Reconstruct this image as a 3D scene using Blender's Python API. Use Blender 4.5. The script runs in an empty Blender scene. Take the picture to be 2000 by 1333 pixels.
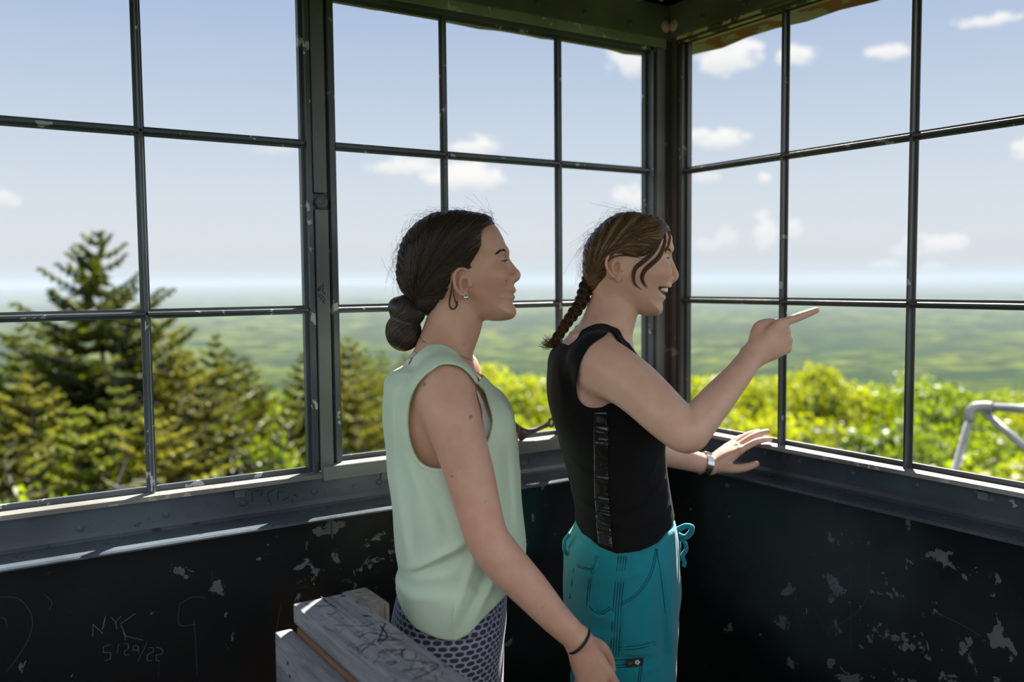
import bpy, bmesh, math, random
import numpy as np
from mathutils import Vector, Matrix
random.seed(7); RNG = np.random.default_rng(11)
SC = bpy.context.scene
COL = SC.collection
PI = math.pi

# ------------------------------------------------------------------ camera
FPX = 1758.0
CAM = np.array([-1.782, -1.915, 1.50])
YAW, PITCH, ROLL = math.radians(56.96), math.radians(3.81), math.radians(-.507)
FW = np.array([math.cos(YAW)*math.cos(PITCH), math.sin(YAW)*math.cos(PITCH), -math.sin(PITCH)])
_r = np.array([math.sin(YAW), -math.cos(YAW), 0.0]); _u = np.cross(_r, FW)
RT = math.cos(ROLL)*_r + math.sin(ROLL)*_u
UP = -math.sin(ROLL)*_r + math.cos(ROLL)*_u

def ray(x, y):
    return FW + (x-1000)/FPX*RT - (y-666.5)/FPX*UP

def on_plane(x, y, axis, val):
    d = ray(x, y); return CAM + (val-CAM[axis])/d[axis]*d

cam_data = bpy.data.cameras.new('camera'); cam = bpy.data.objects.new('camera', cam_data); COL.objects.link(cam)
m = Matrix(((RT[0], UP[0], -FW[0], CAM[0]), (RT[1], UP[1], -FW[1], CAM[1]), (RT[2], UP[2], -FW[2], CAM[2]), (0, 0, 0, 1)))
cam.matrix_world = m
cam_data.sensor_width = 36.0; cam_data.lens = FPX/2000*36
cam_data.clip_start = .02; cam_data.clip_end = 60000
cam_data.dof.use_dof = True; cam_data.dof.focus_distance = 1.84; cam_data.dof.aperture_fstop = 2.2
SC.camera = cam
SC.view_settings.view_transform = 'Standard'; SC.view_settings.look = 'None'
SC.view_settings.exposure = 0.0; SC.view_settings.gamma = 1.0
SC.cycles.max_bounces = 7; SC.cycles.diffuse_bounces = 4; SC.cycles.glossy_bounces = 3
SC.cycles.transmission_bounces = 4; SC.cycles.transparent_max_bounces = 8; SC.cycles.volume_bounces = 1
SC.cycles.caustics_reflective = False; SC.cycles.caustics_refractive = False
SC.cycles.sample_clamp_indirect = 6.0; SC.cycles.sample_clamp_direct = 3.0

# ------------------------------------------------------------------ object helpers
def tag(o, label=None, cat=None, group=None, kind=None):
    if label: o['label'] = label
    if cat: o['category'] = cat
    if group: o['group'] = group
    if kind: o['kind'] = kind
    return o

def empty(name, loc=(0, 0, 0), rz=0.0):
    o = bpy.data.objects.new(name, None); o.location = loc; o.rotation_euler = (0, 0, rz)
    o.empty_display_size = .1; COL.objects.link(o); return o

def mesh_obj(name, verts, faces, mat, parent=None, smooth=False, mat_idx=None):
    me = bpy.data.meshes.new(name)
    verts = np.asarray(verts, dtype=np.float32)
    if isinstance(faces, np.ndarray):
        nv = faces.shape[1]; nf = len(faces)
        me.vertices.add(len(verts)); me.vertices.foreach_set('co', verts.ravel())
        me.loops.add(nf*nv); me.loops.foreach_set('vertex_index', faces.astype(np.int32).ravel())
        me.polygons.add(nf)
        me.polygons.foreach_set('loop_start', np.arange(0, nf*nv, nv, dtype=np.int32))
        me.polygons.foreach_set('loop_total', np.full(nf, nv, dtype=np.int32))
        me.update(calc_edges=True)
    else:
        me.from_pydata([tuple(map(float, v)) for v in verts], [], faces); me.update()
    mats = mat if isinstance(mat, (list, tuple)) else [mat]
    for mm in mats: me.materials.append(mm)
    if mat_idx is not None: me.polygons.foreach_set('material_index', np.asarray(mat_idx, dtype=np.int32))
    if smooth: me.polygons.foreach_set('use_smooth', np.ones(len(me.polygons), dtype=bool))
    o = bpy.data.objects.new(name, me); COL.objects.link(o)
    if parent is not None: o.parent = parent
    return o

class MB:
    def __init__(s): s.v = []; s.f = []
    def add(s, vs, fs):
        n = len(s.v); s.v += [tuple(map(float, v)) for v in vs]; s.f += [tuple(i+n for i in f) for f in fs]; return s
    def box(s, a, b, bev=0.0):
        x0, y0, z0 = [min(p, q) for p, q in zip(a, b)]; x1, y1, z1 = [max(p, q) for p, q in zip(a, b)]
        if bev <= 0:
            vs = [(x0,y0,z0),(x1,y0,z0),(x1,y1,z0),(x0,y1,z0),(x0,y0,z1),(x1,y0,z1),(x1,y1,z1),(x0,y1,z1)]
            fs = [(0,3,2,1),(4,5,6,7),(0,1,5,4),(1,2,6,5),(2,3,7,6),(3,0,4,7)]
            return s.add(vs, fs)
        bm = bmesh.new(); bmesh.ops.create_cube(bm, size=1)
        for v in bm.verts:
            v.co = Vector(((x0+x1)/2+v.co.x*(x1-x0), (y0+y1)/2+v.co.y*(y1-y0), (z0+z1)/2+v.co.z*(z1-z0)))
        bmesh.ops.bevel(bm, geom=bm.edges[:], offset=bev, segments=2, affect='EDGES', profile=.6)
        return s.bm(bm)
    def bm(s, bm):
        bm.verts.index_update(); s.add([v.co for v in bm.verts], [[v.index for v in f.verts] for f in bm.faces]); bm.free(); return s
    def prism(s, prof, p0, p1, a, b):
        """extrude the closed profile [(i,j)..] (axes a, b) from p0 to p1"""
        p0, p1, a, b = map(np.array, (p0, p1, a, b)); n = len(prof)
        vs = [p0+i*a+j*b for i, j in prof]+[p1+i*a+j*b for i, j in prof]
        fs = [(k, (k+1) % n, n+(k+1) % n, n+k) for k in range(n)]+[tuple(range(n))[::-1], tuple(range(n, 2*n))]
        return s.add(vs, fs)
    def tube(s, pts, rad, seg=8, cap=True):
        pts = [np.array(p, float) for p in pts]; n = len(pts)
        rad = [rad]*n if np.isscalar(rad) else rad
        ref = np.array([0.0, 0, 1]); vs = []; fs = []; prev = None
        for i in range(n):
            t = pts[min(i+1, n-1)]-pts[max(i-1, 0)]; t = t/(np.linalg.norm(t)+1e-12)
            if prev is None:
                a = np.cross(t, ref)
                if np.linalg.norm(a) < 1e-3: a = np.cross(t, [1, 0, 0])
            else: a = prev-t*np.dot(prev, t)
            a = a/np.linalg.norm(a); prev = a; b = np.cross(t, a)
            for k in range(seg):
                th = 2*PI*k/seg; vs.append(pts[i]+rad[i]*(math.cos(th)*a+math.sin(th)*b))
        for i in range(n-1):
            for k in range(seg):
                k2 = (k+1) % seg; fs.append((i*seg+k, i*seg+k2, (i+1)*seg+k2, (i+1)*seg+k))
        if cap: fs += [tuple(range(seg))[::-1], tuple((n-1)*seg+k for k in range(seg))]
        return s.add(vs, fs)
    def lathe(s, prof, o, axis, seg=16):
        """prof [(r, h)...] about axis through o"""
        o = np.array(o, float); ax = np.array(axis, float); ax /= np.linalg.norm(ax)
        a = np.cross(ax, [0.3, 0.1, 1]); a /= np.linalg.norm(a); b = np.cross(ax, a); vs = []; fs = []
        for r, h in prof:
            for k in range(seg):
                th = 2*PI*k/seg; vs.append(o+ax*h+r*(math.cos(th)*a+math.sin(th)*b))
        for i in range(len(prof)-1):
            for k in range(seg):
                k2 = (k+1) % seg; fs.append((i*seg+k, i*seg+k2, (i+1)*seg+k2, (i+1)*seg+k))
        fs += [tuple(range(seg))[::-1], tuple((len(prof)-1)*seg+k for k in range(seg))]
        return s.add(vs, fs)
    def build(s, name, mat, parent=None, smooth=False, auto=None):
        o = mesh_obj(name, s.v, s.f, mat, parent, smooth)
        bm = bmesh.new(); bm.from_mesh(o.data); bmesh.ops.recalc_face_normals(bm, faces=bm.faces[:]); bm.to_mesh(o.data); bm.free()
        if auto:
            o.data.polygons.foreach_set('use_smooth', np.ones(len(o.data.polygons), dtype=bool))
            o.data.set_sharp_from_angle(angle=math.radians(auto))
        return o

# ------------------------------------------------------------------ material helpers
class NT:
    def __init__(s, name):
        s.m = bpy.data.materials.new(name); s.m.use_nodes = True; s.t = s.m.node_tree; s.n = s.t.nodes; s.l = s.t.links
        s.out = s.n['Material Output']; s.bsdf = s.n['Principled BSDF']
    def node(s, typ, **kw):
        n = s.n.new(typ)
        for k, v in kw.items(): setattr(n, k, v)
        return n
    def link(s, a, b): s.l.new(a, b)
    def val(s, sock, v):
        if hasattr(v, 'is_linked') or hasattr(v, 'links'): s.l.new(v, sock)
        else: sock.default_value = v
    def coords(s, kind='Object', scale=(1, 1, 1), loc=(0, 0, 0)):
        tc = s.node('ShaderNodeTexCoord'); mp = s.node('ShaderNodeMapping')
        mp.inputs['Scale'].default_value = scale; mp.inputs['Location'].default_value = loc
        s.link(tc.outputs[kind], mp.inputs['Vector']); return mp.outputs['Vector']
    def noise(s, vec, scale, detail=4, rough=.55, dist=0.0):
        n = s.node('ShaderNodeTexNoise'); n.inputs['Scale'].default_value = scale; n.inputs['Detail'].default_value = detail
        n.inputs['Roughness'].default_value = rough; n.inputs['Distortion'].default_value = dist
        s.link(vec, n.inputs['Vector']); return n.outputs['Fac']
    def ramp(s, fac, stops):
        r = s.node('ShaderNodeValToRGB'); e = r.color_ramp.elements
        while len(e) < len(stops): e.new(.5)
        for k, (p, c) in enumerate(stops):
            e[k].position = p; e[k].color = (c[0], c[1], c[2], 1) if not np.isscalar(c) else (c, c, c, 1)
        s.link(fac, r.inputs['Fac']); return r.outputs['Color']
    def mix(s, fac, a, b, blend='MIX'):
        n = s.node('ShaderNodeMix', data_type='RGBA', blend_type=blend)
        for sock, v in ((n.inputs[0], fac), (n.inputs[6], a), (n.inputs[7], b)):
            if hasattr(v, 'links'): s.l.new(v, sock)
            elif np.isscalar(v): sock.default_value = v
            else: sock.default_value = (v[0], v[1], v[2], 1)
        return n.outputs[2]
    def math(s, op, a, b=0.0, c=None):
        n = s.node('ShaderNodeMath', operation=op)
        for k, v in enumerate((a, b, c)):
            if v is None: continue
            if hasattr(v, 'links'): s.l.new(v, n.inputs[k])
            else: n.inputs[k].default_value = v
        return n.outputs[0]
    def smooth(s, v, lo, hi):
        n = s.node('ShaderNodeMapRange', interpolation_type='SMOOTHSTEP')
        n.inputs['From Min'].default_value = lo; n.inputs['From Max'].default_value = hi
        s.link(v, n.inputs['Value']); return n.outputs['Result']
    def bump(s, h, strength=.3, dist=.002):
        b = s.node('ShaderNodeBump'); b.inputs['Strength'].default_value = strength; b.inputs['Distance'].default_value = dist
        s.link(h, b.inputs['Height']); s.link(b.outputs['Normal'], s.bsdf.inputs['Normal']); return b
    def base(s, c):
        if hasattr(c, 'links'): s.link(c, s.bsdf.inputs['Base Color'])
        else: s.bsdf.inputs['Base Color'].default_value = (c[0], c[1], c[2], 1)
        return s
    def set(s, **kw):
        for k, v in kw.items():
            sk = s.bsdf.inputs[k.replace('_', ' ')]
            if hasattr(v, 'links'): s.link(v, sk)
            else: sk.default_value = v
        return s

def plain(name, c, rough=.5, metal=0.0, **kw):
    t = NT(name); t.base(c); t.set(Roughness=rough, Metallic=metal, **kw); return t.m

def painted_metal(name, base, chip, chip_lo=.60, rough=.42, scale=14, rust=None, fine=True):
    t = NT(name); v = t.coords('Object')
    big = t.noise(v, 3.0, 3); n1 = t.noise(v, scale, 5, .6, .3)
    col = t.mix(t.smooth(big, .35, .7), base, tuple(c*.55 for c in base))
    k = t.smooth(n1, chip_lo, chip_lo+.025); col = t.mix(k, col, chip)
    if rust:
        n2 = t.noise(t.coords('Object', loc=(3, 1, 2)), scale*.5, 6, .7)
        col = t.mix(t.smooth(n2, .56, .62), col, rust)
    t.base(col); t.set(Roughness=t.math('ADD', rough-.1, t.math('MULTIPLY', n1, .25)), Metallic=0.0, **{'Specular_IOR_Level': .32})
    t.bump(t.math('SUBTRACT', t.noise(v, 60 if fine else 25, 4), t.math('MULTIPLY', k, .8)), .25, .0015)
    return t.m

M = {}
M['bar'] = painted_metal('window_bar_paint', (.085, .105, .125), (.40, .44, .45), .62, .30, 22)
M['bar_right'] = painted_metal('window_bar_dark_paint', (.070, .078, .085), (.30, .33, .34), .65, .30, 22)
M['sill'] = painted_metal('sunlit_sill_paint', (.26, .255, .24), (.36, .34, .30), .6, .45, 30)  # paler than the other bars: sun glare on the sills put into the colour
M['strip'] = painted_metal('grey_strip_paint', (.150, .172, .176), (.05, .06, .06), .72, .42, 30)
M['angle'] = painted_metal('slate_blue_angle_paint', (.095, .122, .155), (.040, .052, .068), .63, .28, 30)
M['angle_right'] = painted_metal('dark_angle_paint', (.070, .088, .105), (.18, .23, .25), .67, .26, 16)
M['post'] = painted_metal('brown_black_post_paint', (.105, .088, .084), (.20, .15, .13), .64, .5, 12)
M['beam'] = painted_metal('dark_green_beam_paint', (.120, .135, .130), (.20, .21, .19), .7, .5, 14)
M['head'] = painted_metal('green_grey_head_paint', (.30, .325, .305), (.55, .52, .42), .60, .5, 20)
M['head_right'] = painted_metal('peeling_cream_head_paint', (.16, .16, .12), (.55, .50, .34), .50, .6, 16)
M['eave'] = painted_metal('rusty_eave_paint', (.34, .33, .29), (.24, .095, .058), .48, .7, 9)
M['ceiling'] = painted_metal('brown_ceiling_paint', (.52, .43, .40), (.55, .50, .46), .7, .6, 10)
M['bolt'] = painted_metal('bolt_paint', (.10, .115, .125), (.20, .20, .19), .66, .45, 40)

def wall_paint(name, teal_at, chips_at):
    """black painted sheet steel with flakes of older paint; teal undercoat near one place"""
    t = NT(name); v = t.coords('Object')
    n1 = t.noise(v, 15, 6, .62, .4); n2 = t.noise(t.coords('Object', loc=(5, 2, 9)), 1.7, 2)
    n3 = t.noise(t.coords('Object', loc=(1, 7, 3)), 30, 4, .6, .2)
    base = t.mix(t.smooth(t.noise(v, 2.2, 3), .40, .72), (.0055, .0068, .0090), (.018, .0185, .021))
    def near(p, r):
        d = t.node('ShaderNodeVectorMath', operation='DISTANCE'); t.link(v, d.inputs[0]); d.inputs[1].default_value = p
        return t.smooth(t.math('ADD', d.outputs['Value'], t.math('MULTIPLY', t.noise(v, 4, 3), .35)), r+.35, r)
    for p, r, c in teal_at:
        base = t.mix(near(p, r), base, c)
    zone = None
    for p, r in chips_at:
        z = near(p, r); zone = z if zone is None else t.math('MAXIMUM', zone, z)
    thr = t.math('SUBTRACT', n1, t.math('MULTIPLY', t.math('SUBTRACT', 1.0, zone), .085))
    chip = t.smooth(thr, .578, .592)
    speck = t.math('MULTIPLY', t.smooth(n3, .70, .715), t.smooth(n2, .45, .55))
    chip = t.math('MAXIMUM', chip, t.math('MULTIPLY', speck, .7))
    col = t.mix(chip, base, t.mix(t.noise(v, 40, 2), (.085, .10, .115), (.16, .18, .185)))
    # fine rubbed scratches
    sv = t.coords('Object', scale=(3, 3, 40)); sc = t.noise(sv, 6, 3, .6, 1.5)
    col = t.mix(t.math('MULTIPLY', t.smooth(sc, .69, .71), .25), col, (.10, .11, .12))
    t.base(col); t.set(Roughness=t.math('ADD', .40, t.math('MULTIPLY', n1, .3)), **{'Specular_IOR_Level': .22})
    t.bump(t.math('SUBTRACT', t.noise(v, 35, 3), t.math('MULTIPLY', chip, 1.0)), .25, .0012)
    return t.m
M['wall_left'] = wall_paint('black_wall_paint', [((-.62, 0, .92), .10, (.010, .060, .055)), ((-1.05, 0, .62), .08, (.045, .026, .017))],
                            [((-.98, 0, .90), .22), ((-1.30, 0, .88), .06), ((-.65, 0, .85), .16)])
M['wall_right'] = wall_paint('black_wall_paint_right', [((0, -.46, .88), .26, (.040, .058, .064)), ((0, -.30, .90), .05, (.010, .045, .043))],
                             [((0, -.80, .62), .30), ((0, -.95, .72), .30), ((0, -.62, .55), .12), ((0, -.45, .72), .06)])
M['floor'] = painted_metal('worn_floor_boards', (.26, .235, .205), (.36, .34, .31), .6, .7, 6)

# ------------------------------------------------------------------ the cab
CAB = 2.18; ZC = 2.275; TOP = 2.16
MUNT = [(-.0095, .003), (-.0095, 0), (-.0042, -.001), (-.0036, -.012), (-.0022, -.0145), (.0022, -.0145), (.0036, -.012), (.0042, -.001), (.0095, 0), (.0095, .003)]

class Side:
    """a wall of the cab: s runs along it away from its corner, d is depth (+ = outwards)"""
    def __init__(s, kind): s.k = kind
    def P(s, u, d, z):
        return {'left': (-u, d, z), 'right': (d, -u, z), 'near': (-u, -CAB-d, z), 'side': (-CAB-d, -u, z)}[s.k]
    def U(s): return {'left': (-1, 0, 0), 'right': (0, -1, 0), 'near': (-1, 0, 0), 'side': (0, -1, 0)}[s.k]
    def D(s): return {'left': (0, 1, 0), 'right': (1, 0, 0), 'near': (0, -1, 0), 'side': (-1, 0, 0)}[s.k]
    def box(s, mb, u0, u1, d0, d1, z0, z1, bev=0): return mb.box(s.P(u0, d0, z0), s.P(u1, d1, z1), bev)

def munt_v(mb, S, u, z0, z1): mb.prism(MUNT, S.P(u, 0, z0), S.P(u, 0, z1), S.U(), S.D())
def munt_h(mb, S, z, u0, u1): mb.prism(MUNT, S.P(u0, 0, z), S.P(u1, 0, z), (0, 0, 1), S.D())

def window(name, S, u0, u1, verts, rows, zs, zt, bar, strip=None, label=None):
    """u0 < u1 clear opening; verts: muntin centres; rows: bar heights; zs/zt clear bottom and top"""
    root = empty(name, S.P((u0+u1)/2, 0, zs)); root['kind'] = 'structure'
    if label: root['label'] = label
    inv = np.array(root.location)
    def fin(mb, nm, mat):
        mb.v = [tuple(np.array(v)-inv) for v in mb.v]; return mb.build(nm, mat, root)
    mb = MB()
    for u in verts: munt_v(mb, S, u, zs-.012, zt+.012)
    for z in rows: munt_h(mb, S, z, u0-.005, u1+.005)
    fin(mb, 'muntin_grid', bar)
    fr = MB()
    # jambs, head and stepped sill of the sash
    for a, b in ((u0-.028, u0), (u1, u1+.028)):
        lo, hi = (a, b)
        S.box(fr, lo, hi, -.004, .012, zs-.02, zt+.02, .001)
        mid = (lo+hi)/2
        S.box(fr, mid-.006, mid+.006, -.018, -.004, zs-.02, zt+.02, .0015)
    S.box(fr, u0-.028, u1+.028, -.003, .012, zt, zt+.028, .001)
    S.box(fr, u0-.028, u1+.028, -.018, -.003, zt+.008, zt+.02, .001)
    S.box(fr, u0-.028, u1+.028, .004, .014, zs-.03, zs-.001, .0008)
    fin(fr, 'sash_frame', bar)
    fr = MB(); S.box(fr, u0-.028, u1+.028, -.038, .002, zs-.022, zs-.012, .0008); fin(fr, 'sill_strip', M['sill'])  # sill top split off to carry the painted-in sun brightness
    if strip:
        w, top, d = strip; sb = MB()
        S.box(sb, u1+.0285, u1+.0285+w, -.022, -.006, zs-.026, 1.660, .001)     # far stile, lower length
        S.box(sb, u1+.0305, u1+.0305+w, -.022, -.006, 1.697, zt+.02, .001)
        fin(sb, 'cover_stile', M['strip'])
        sb = MB(); S.box(sb, u0-.058, u0-.029, -.022, -.006, zs-.026, zt+.018, .001); fin(sb, 'cover_stile', M['strip'])
        sb = MB(); S.box(sb, u0-.058, u1+.06, -.042, -.0385, zs-.043, zs-.0125, .001); fin(sb, 'cover_rail', M['strip'])
        sb = MB(); S.box(sb, u0-.062, u1+.06, -.022, -.004, zt+.0195, zt+.046, .001); fin(sb, 'cover_rail', M['head'])
    return root

LW, RW, NW, SW = Side('left'), Side('right'), Side('near'), Side('side')
ROWS = [1.441, 1.803]
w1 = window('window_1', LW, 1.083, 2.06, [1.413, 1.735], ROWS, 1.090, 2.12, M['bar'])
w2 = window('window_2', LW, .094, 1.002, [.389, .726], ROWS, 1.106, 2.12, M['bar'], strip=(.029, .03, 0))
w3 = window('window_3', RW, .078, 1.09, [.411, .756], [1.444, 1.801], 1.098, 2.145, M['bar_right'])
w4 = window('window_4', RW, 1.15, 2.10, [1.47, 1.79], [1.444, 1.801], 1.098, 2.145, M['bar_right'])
w5 = window('window_5', NW, .09, 1.05, [.41, .73], ROWS, 1.095, 2.13, M['bar'])
w6 = window('window_6', NW, 1.13, 2.09, [1.45, 1.77], ROWS, 1.095, 2.13, M['bar'])
w7 = window('window_7', SW, .09, 1.05, [.41, .73], ROWS, 1.095, 2.13, M['bar'])
w8 = window('window_8', SW, 1.13, 2.09, [1.45, 1.77], ROWS, 1.095, 2.13, M['bar'])

def wall(name, S, mat, zt=1.085):
    mb = MB(); S.box(mb, -.012, CAB+.012, .001, .012, -.02, zt); o = mb.build(name, mat); o['kind'] = 'structure'; return o
wl = wall('wall_left', LW, M['wall_left'], 1.066); wr = wall('wall_right', RW, M['wall_right'], 1.070)
wall('wall_near', NW, M['wall_left'], 1.07); wall('wall_side', SW, M['wall_left'], 1.07)

def ledge(name, S, zb, zt, mat, leg=.117):
    """steel angle: upright leg bolted under the window, level leg sticking into the cab"""
    t = .007
    pr = [(-.001, zt), (-t, zt), (-t, zb+t+.014), (-t-.004, zb+t+.005), (-t-.013, zb+t), (-leg+.004, zb+t), (-leg, zb+t-.003), (-leg, zb+.001), (-leg+.002, zb), (-.001, zb)]
    mb = MB(); mb.prism(pr, S.P(.006, 0, 0), S.P(CAB-.006, 0, 0), S.D(), (0, 0, 1))
    o = mb.build(name, mat); o['kind'] = 'structure'; return o
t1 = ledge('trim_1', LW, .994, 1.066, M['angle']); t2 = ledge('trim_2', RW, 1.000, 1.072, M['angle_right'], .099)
ledge('trim_3', NW, .994, 1.066, M['angle']); ledge('trim_4', SW, .994, 1.066, M['angle'])

def bolt(S, u, d, z, parent, r=.0068, name='bolt', axis=None, mat=None):
    ax = axis if axis is not None else [-c for c in S.D()]
    mb = MB(); p = S.P(u, d, z)
    mb.lathe([(r*1.25, 0), (r*1.25, .0012), (r*.98, .0016), (r*.95, .0035), (r*.6, .0055), (r*.42, .006), (r*.40, .008), (0.0005, .0082)], p, ax, 14)
    return mb.build(name, mat or M['bolt'], parent, auto=40)
for x, y in ((157, 1032), (325, 1005), (475, 983), (614, 960), (740, 942)):
    p = on_plane(x, y, 1, -.007); bolt(LW, -p[0], -.007, p[2], t1)
for u in (.15, .33, .51, .69): bolt(LW, u, -.007, 1.03, t1)
for x, y in ((1562, 902), (1666, 924), (1792, 948), (1936, 977), (1494, 884)):
    p = on_plane(x, y, 0, -.007); bolt(RW, -p[1], -.007, p[2], t2)
# small latch keepers screwed on the angle below each window
def keeper(S, u, z, parent):
    mb = MB(); S.box(mb, u-.011, u+.011, -.011, -.006, z-.018, z, .0008); S.box(mb, u-.013, u+.013, -.020, -.0065, z-.003, z+.0005, .0006)
    mb.build('latch_keeper', M['strip'], parent)
p = on_plane(467, 957, 1, -.008); keeper(LW, -p[0], 1.062, t1)
p = on_plane(752, 914, 1, -.008); keeper(LW, -p[0], 1.058, t1)
p = on_plane(1921, 945, 0, -.008); keeper(RW, -p[1], 1.068, t2)
# long screw hanging from the ledge
p = on_plane(648, 1018, 1, -.06)
mb = MB(); mb.tube([(p[0], -.06, .997), (p[0], -.06, .945), (p[0]+.001, -.06, .935)], [.0028, .0026, .0008], 8)
for k in range(14): mb.lathe([(.0026, 0), (.0036, .001), (.0026, .002)], (p[0], -.06, .940+k*.0036), (0, 0, 1), 8)
mb.build('hanging_screw', M['bolt'], t1)

# corner post, two plates with a seam
mb = MB(); LW.box(mb, -.004, .034, -.012, 0, 1.0, 2.26, .001); o = mb.build('trim_5', M['post']); o['kind'] = 'structure'
mb = MB(); RW.box(mb, .0125, .048, -.010, 0, 1.0, 2.26, .001); RW.box(mb, .030, .046, -.016, -.009, 1.07, 2.2, .001); o = mb.build('trim_6', M['post']); o['kind'] = 'structure'
for nm, S, us in (('trim_7', NW, (.0, .06)), ('trim_8', SW, (CAB-.06, CAB)), ('trim_9', SW, (0, .06))):
    mb = MB(); S.box(mb, us[0], us[1], -.012, .006, 0, 2.26); o = mb.build(nm, M['post']); o['kind'] = 'structure'
# cover between paired windows on the other walls
for nm, S, a, b in (('trim_10', RW, 1.093, 1.148), ('trim_11', NW, 1.052, 1.128), ('trim_12', SW, 1.052, 1.128)):
    mb = MB(); S.box(mb, a, b, -.010, .012, 1.07, 2.16); o = mb.build(nm, M['bar']); o['kind'] = 'structure'

# head beams (channels) with bolts, ceiling flange and panels
def beam(name, S, u0, u1, zb):
    mb = MB(); S.box(mb, u0, u1, -.028, .03, zb, 2.262, .002)
    o = mb.build(name, M['beam']); o['kind'] = 'structure'; mb = MB(); S.box(mb, u0, u1, -.13, -.0285, 2.252, 2.262, .001); mb.build('ceiling_flange', M['ceiling'], o); return o
b1 = beam('trim_13', LW, .001, CAB, 2.163); b2 = beam('trim_14', RW, .0285, CAB, 2.168)
beam('trim_15', NW, .03, CAB-.03, 2.16); beam('trim_16', SW, .03, CAB-.03, 2.16)
mb = MB(); RW.box(mb, .049, CAB-.03, -.012, 0.010, 2.150, 2.1675, .001); RW.box(mb, .049, CAB-.03, -.02, -.012, 2.158, 2.1675, .001); mb.build('peeling_head_strip', M['head_right'], w3).location = [-c for c in w3.location]
for x, y in ((1050, 5), (1143, 26), (1231, 45)):
    p = on_plane(x, y, 1, -.028); bolt(LW, -p[0], -.028, p[2], b1, .008)
for u in (.016, ): bolt(LW, .040, -.028, 2.196, b1, .013, mat=M['ceiling'])
bolt(RW, .046, -.028, 2.196, b2, .013, mat=M['ceiling'])
for x, y in ((1372, 34), (1455, 6)):
    p = on_plane(x, y, 0, -.028); bolt(RW, -p[1], -.028, p[2], b2, .008)
for q in ((-.10, -.075), (-.145, -.075), (-.28, -.075)):
    bolt(LW, -q[0], q[1], 2.252, b1, .010, axis=(0, 0, -1), mat=M['ceiling'])
for q in ((-.075, -.11), (-.075, -.155)):
    bolt(RW, -q[1], q[0], 2.252, b2, .010, axis=(0, 0, -1), mat=M['ceiling'])
mb = MB(); mb.box((-CAB-.01, -CAB-.01, ZC), (.01, .01, ZC+.02))
mb.box((-CAB, -.26, ZC-.006), (-.015, -.133, ZC)); mb.box((-.26, -CAB, ZC-.006), (-.133, -.265, ZC))
o = mb.build('ceiling', M['ceiling']); o['kind'] = 'structure'
mb = MB(); mb.box((-CAB-.05, -CAB-.05, -.05), (.05, .05, 0.0)); o = mb.build('floor', M['floor']); o['kind'] = 'structure'

# roof with overhanging eaves outside
EV = .27
pe = on_plane(1345, 110, 0, EV); ZE = float(pe[2]); print('eave z', ZE, on_plane(1258, 118, 1, EV))
mb = MB()
def eave_strip(S):
    # sloped soffit plate from the beam out to the eave edge, wavy hammered lip
    n = 26; vs = []; 
    for k in range(n+1):
        u = -EV+(CAB+2*EV)*k/n; w = .004*math.sin(k*2.3)+.003*math.sin(k*5.1)
        ui = min(max(u, -.03), CAB+.03)
        vs += [S.P(ui, .03, 2.235), S.P(u, EV, ZE+w), S.P(u, EV+.004, ZE+.035), S.P(ui, .03, 2.30)]
    fs = []
    for k in range(n):
        a = 4*k; b = a+4
        for i in range(3): fs.append((a+i, a+i+1, b+i+1, b+i))
        fs.append((a+3, a, b, b+3))
    mb.add(vs, fs)
for S in (LW, RW, NW, SW): eave_strip(S)
ap = (-CAB/2, -CAB/2, 3.1); c4 = [(EV, EV, ZE+.03), (-CAB-EV, EV, ZE+.03), (-CAB-EV, -CAB-EV, ZE+.03), (EV, -CAB-EV, ZE+.03)]
mb.add(c4+[ap], [(0, 1, 4), (1, 2, 4), (2, 3, 4), (3, 0, 4)])
o = mb.build('trim_17', M['eave']); o['kind'] = 'structure'
# ------------------------------------------------------------------ sky, sun, clouds
def az_el(x, y):
    d = ray(x, y); d = d/np.linalg.norm(d); return math.atan2(d[1], d[0]), math.asin(d[2])

world = bpy.data.worlds.new('sky'); SC.world = world; world.use_nodes = True
wt = world.node_tree; wn = wt.nodes; wn.clear()
class W(NT):
    def __init__(s): s.t = wt; s.n = wn; s.l = wt.links
w = W()
tc = w.node('ShaderNodeTexCoord'); sep = w.node('ShaderNodeSeparateXYZ'); w.link(tc.outputs['Generated'], sep.inputs[0])
nrm = w.node('ShaderNodeVectorMath', operation='NORMALIZE'); w.link(tc.outputs['Generated'], nrm.inputs[0]); w.link(nrm.outputs[0], sep.inputs[0])
el = w.math('ARCSINE', sep.outputs['Z']); az = w.math('ARCTAN2', sep.outputs['Y'], sep.outputs['X'])
e01 = w.math('MULTIPLY', w.math('MAXIMUM', el, 0.0), 2/PI)
sky = w.ramp(e01, [(0.0, (.60, .67, .73)), (.012, (.66, .70, .73)), (.03, (.70, .75, .79)), (.055, (.67, .74, .81)), (.10, (.585, .675, .79)), (.20, (.385, .505, .72)), (.42, (.22, .35, .61)), (1.0, (.13, .24, .48))])
low = w.math('LESS_THAN', el, -.01)
sky = w.mix(low, sky, (.07, .09, .045))
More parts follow.
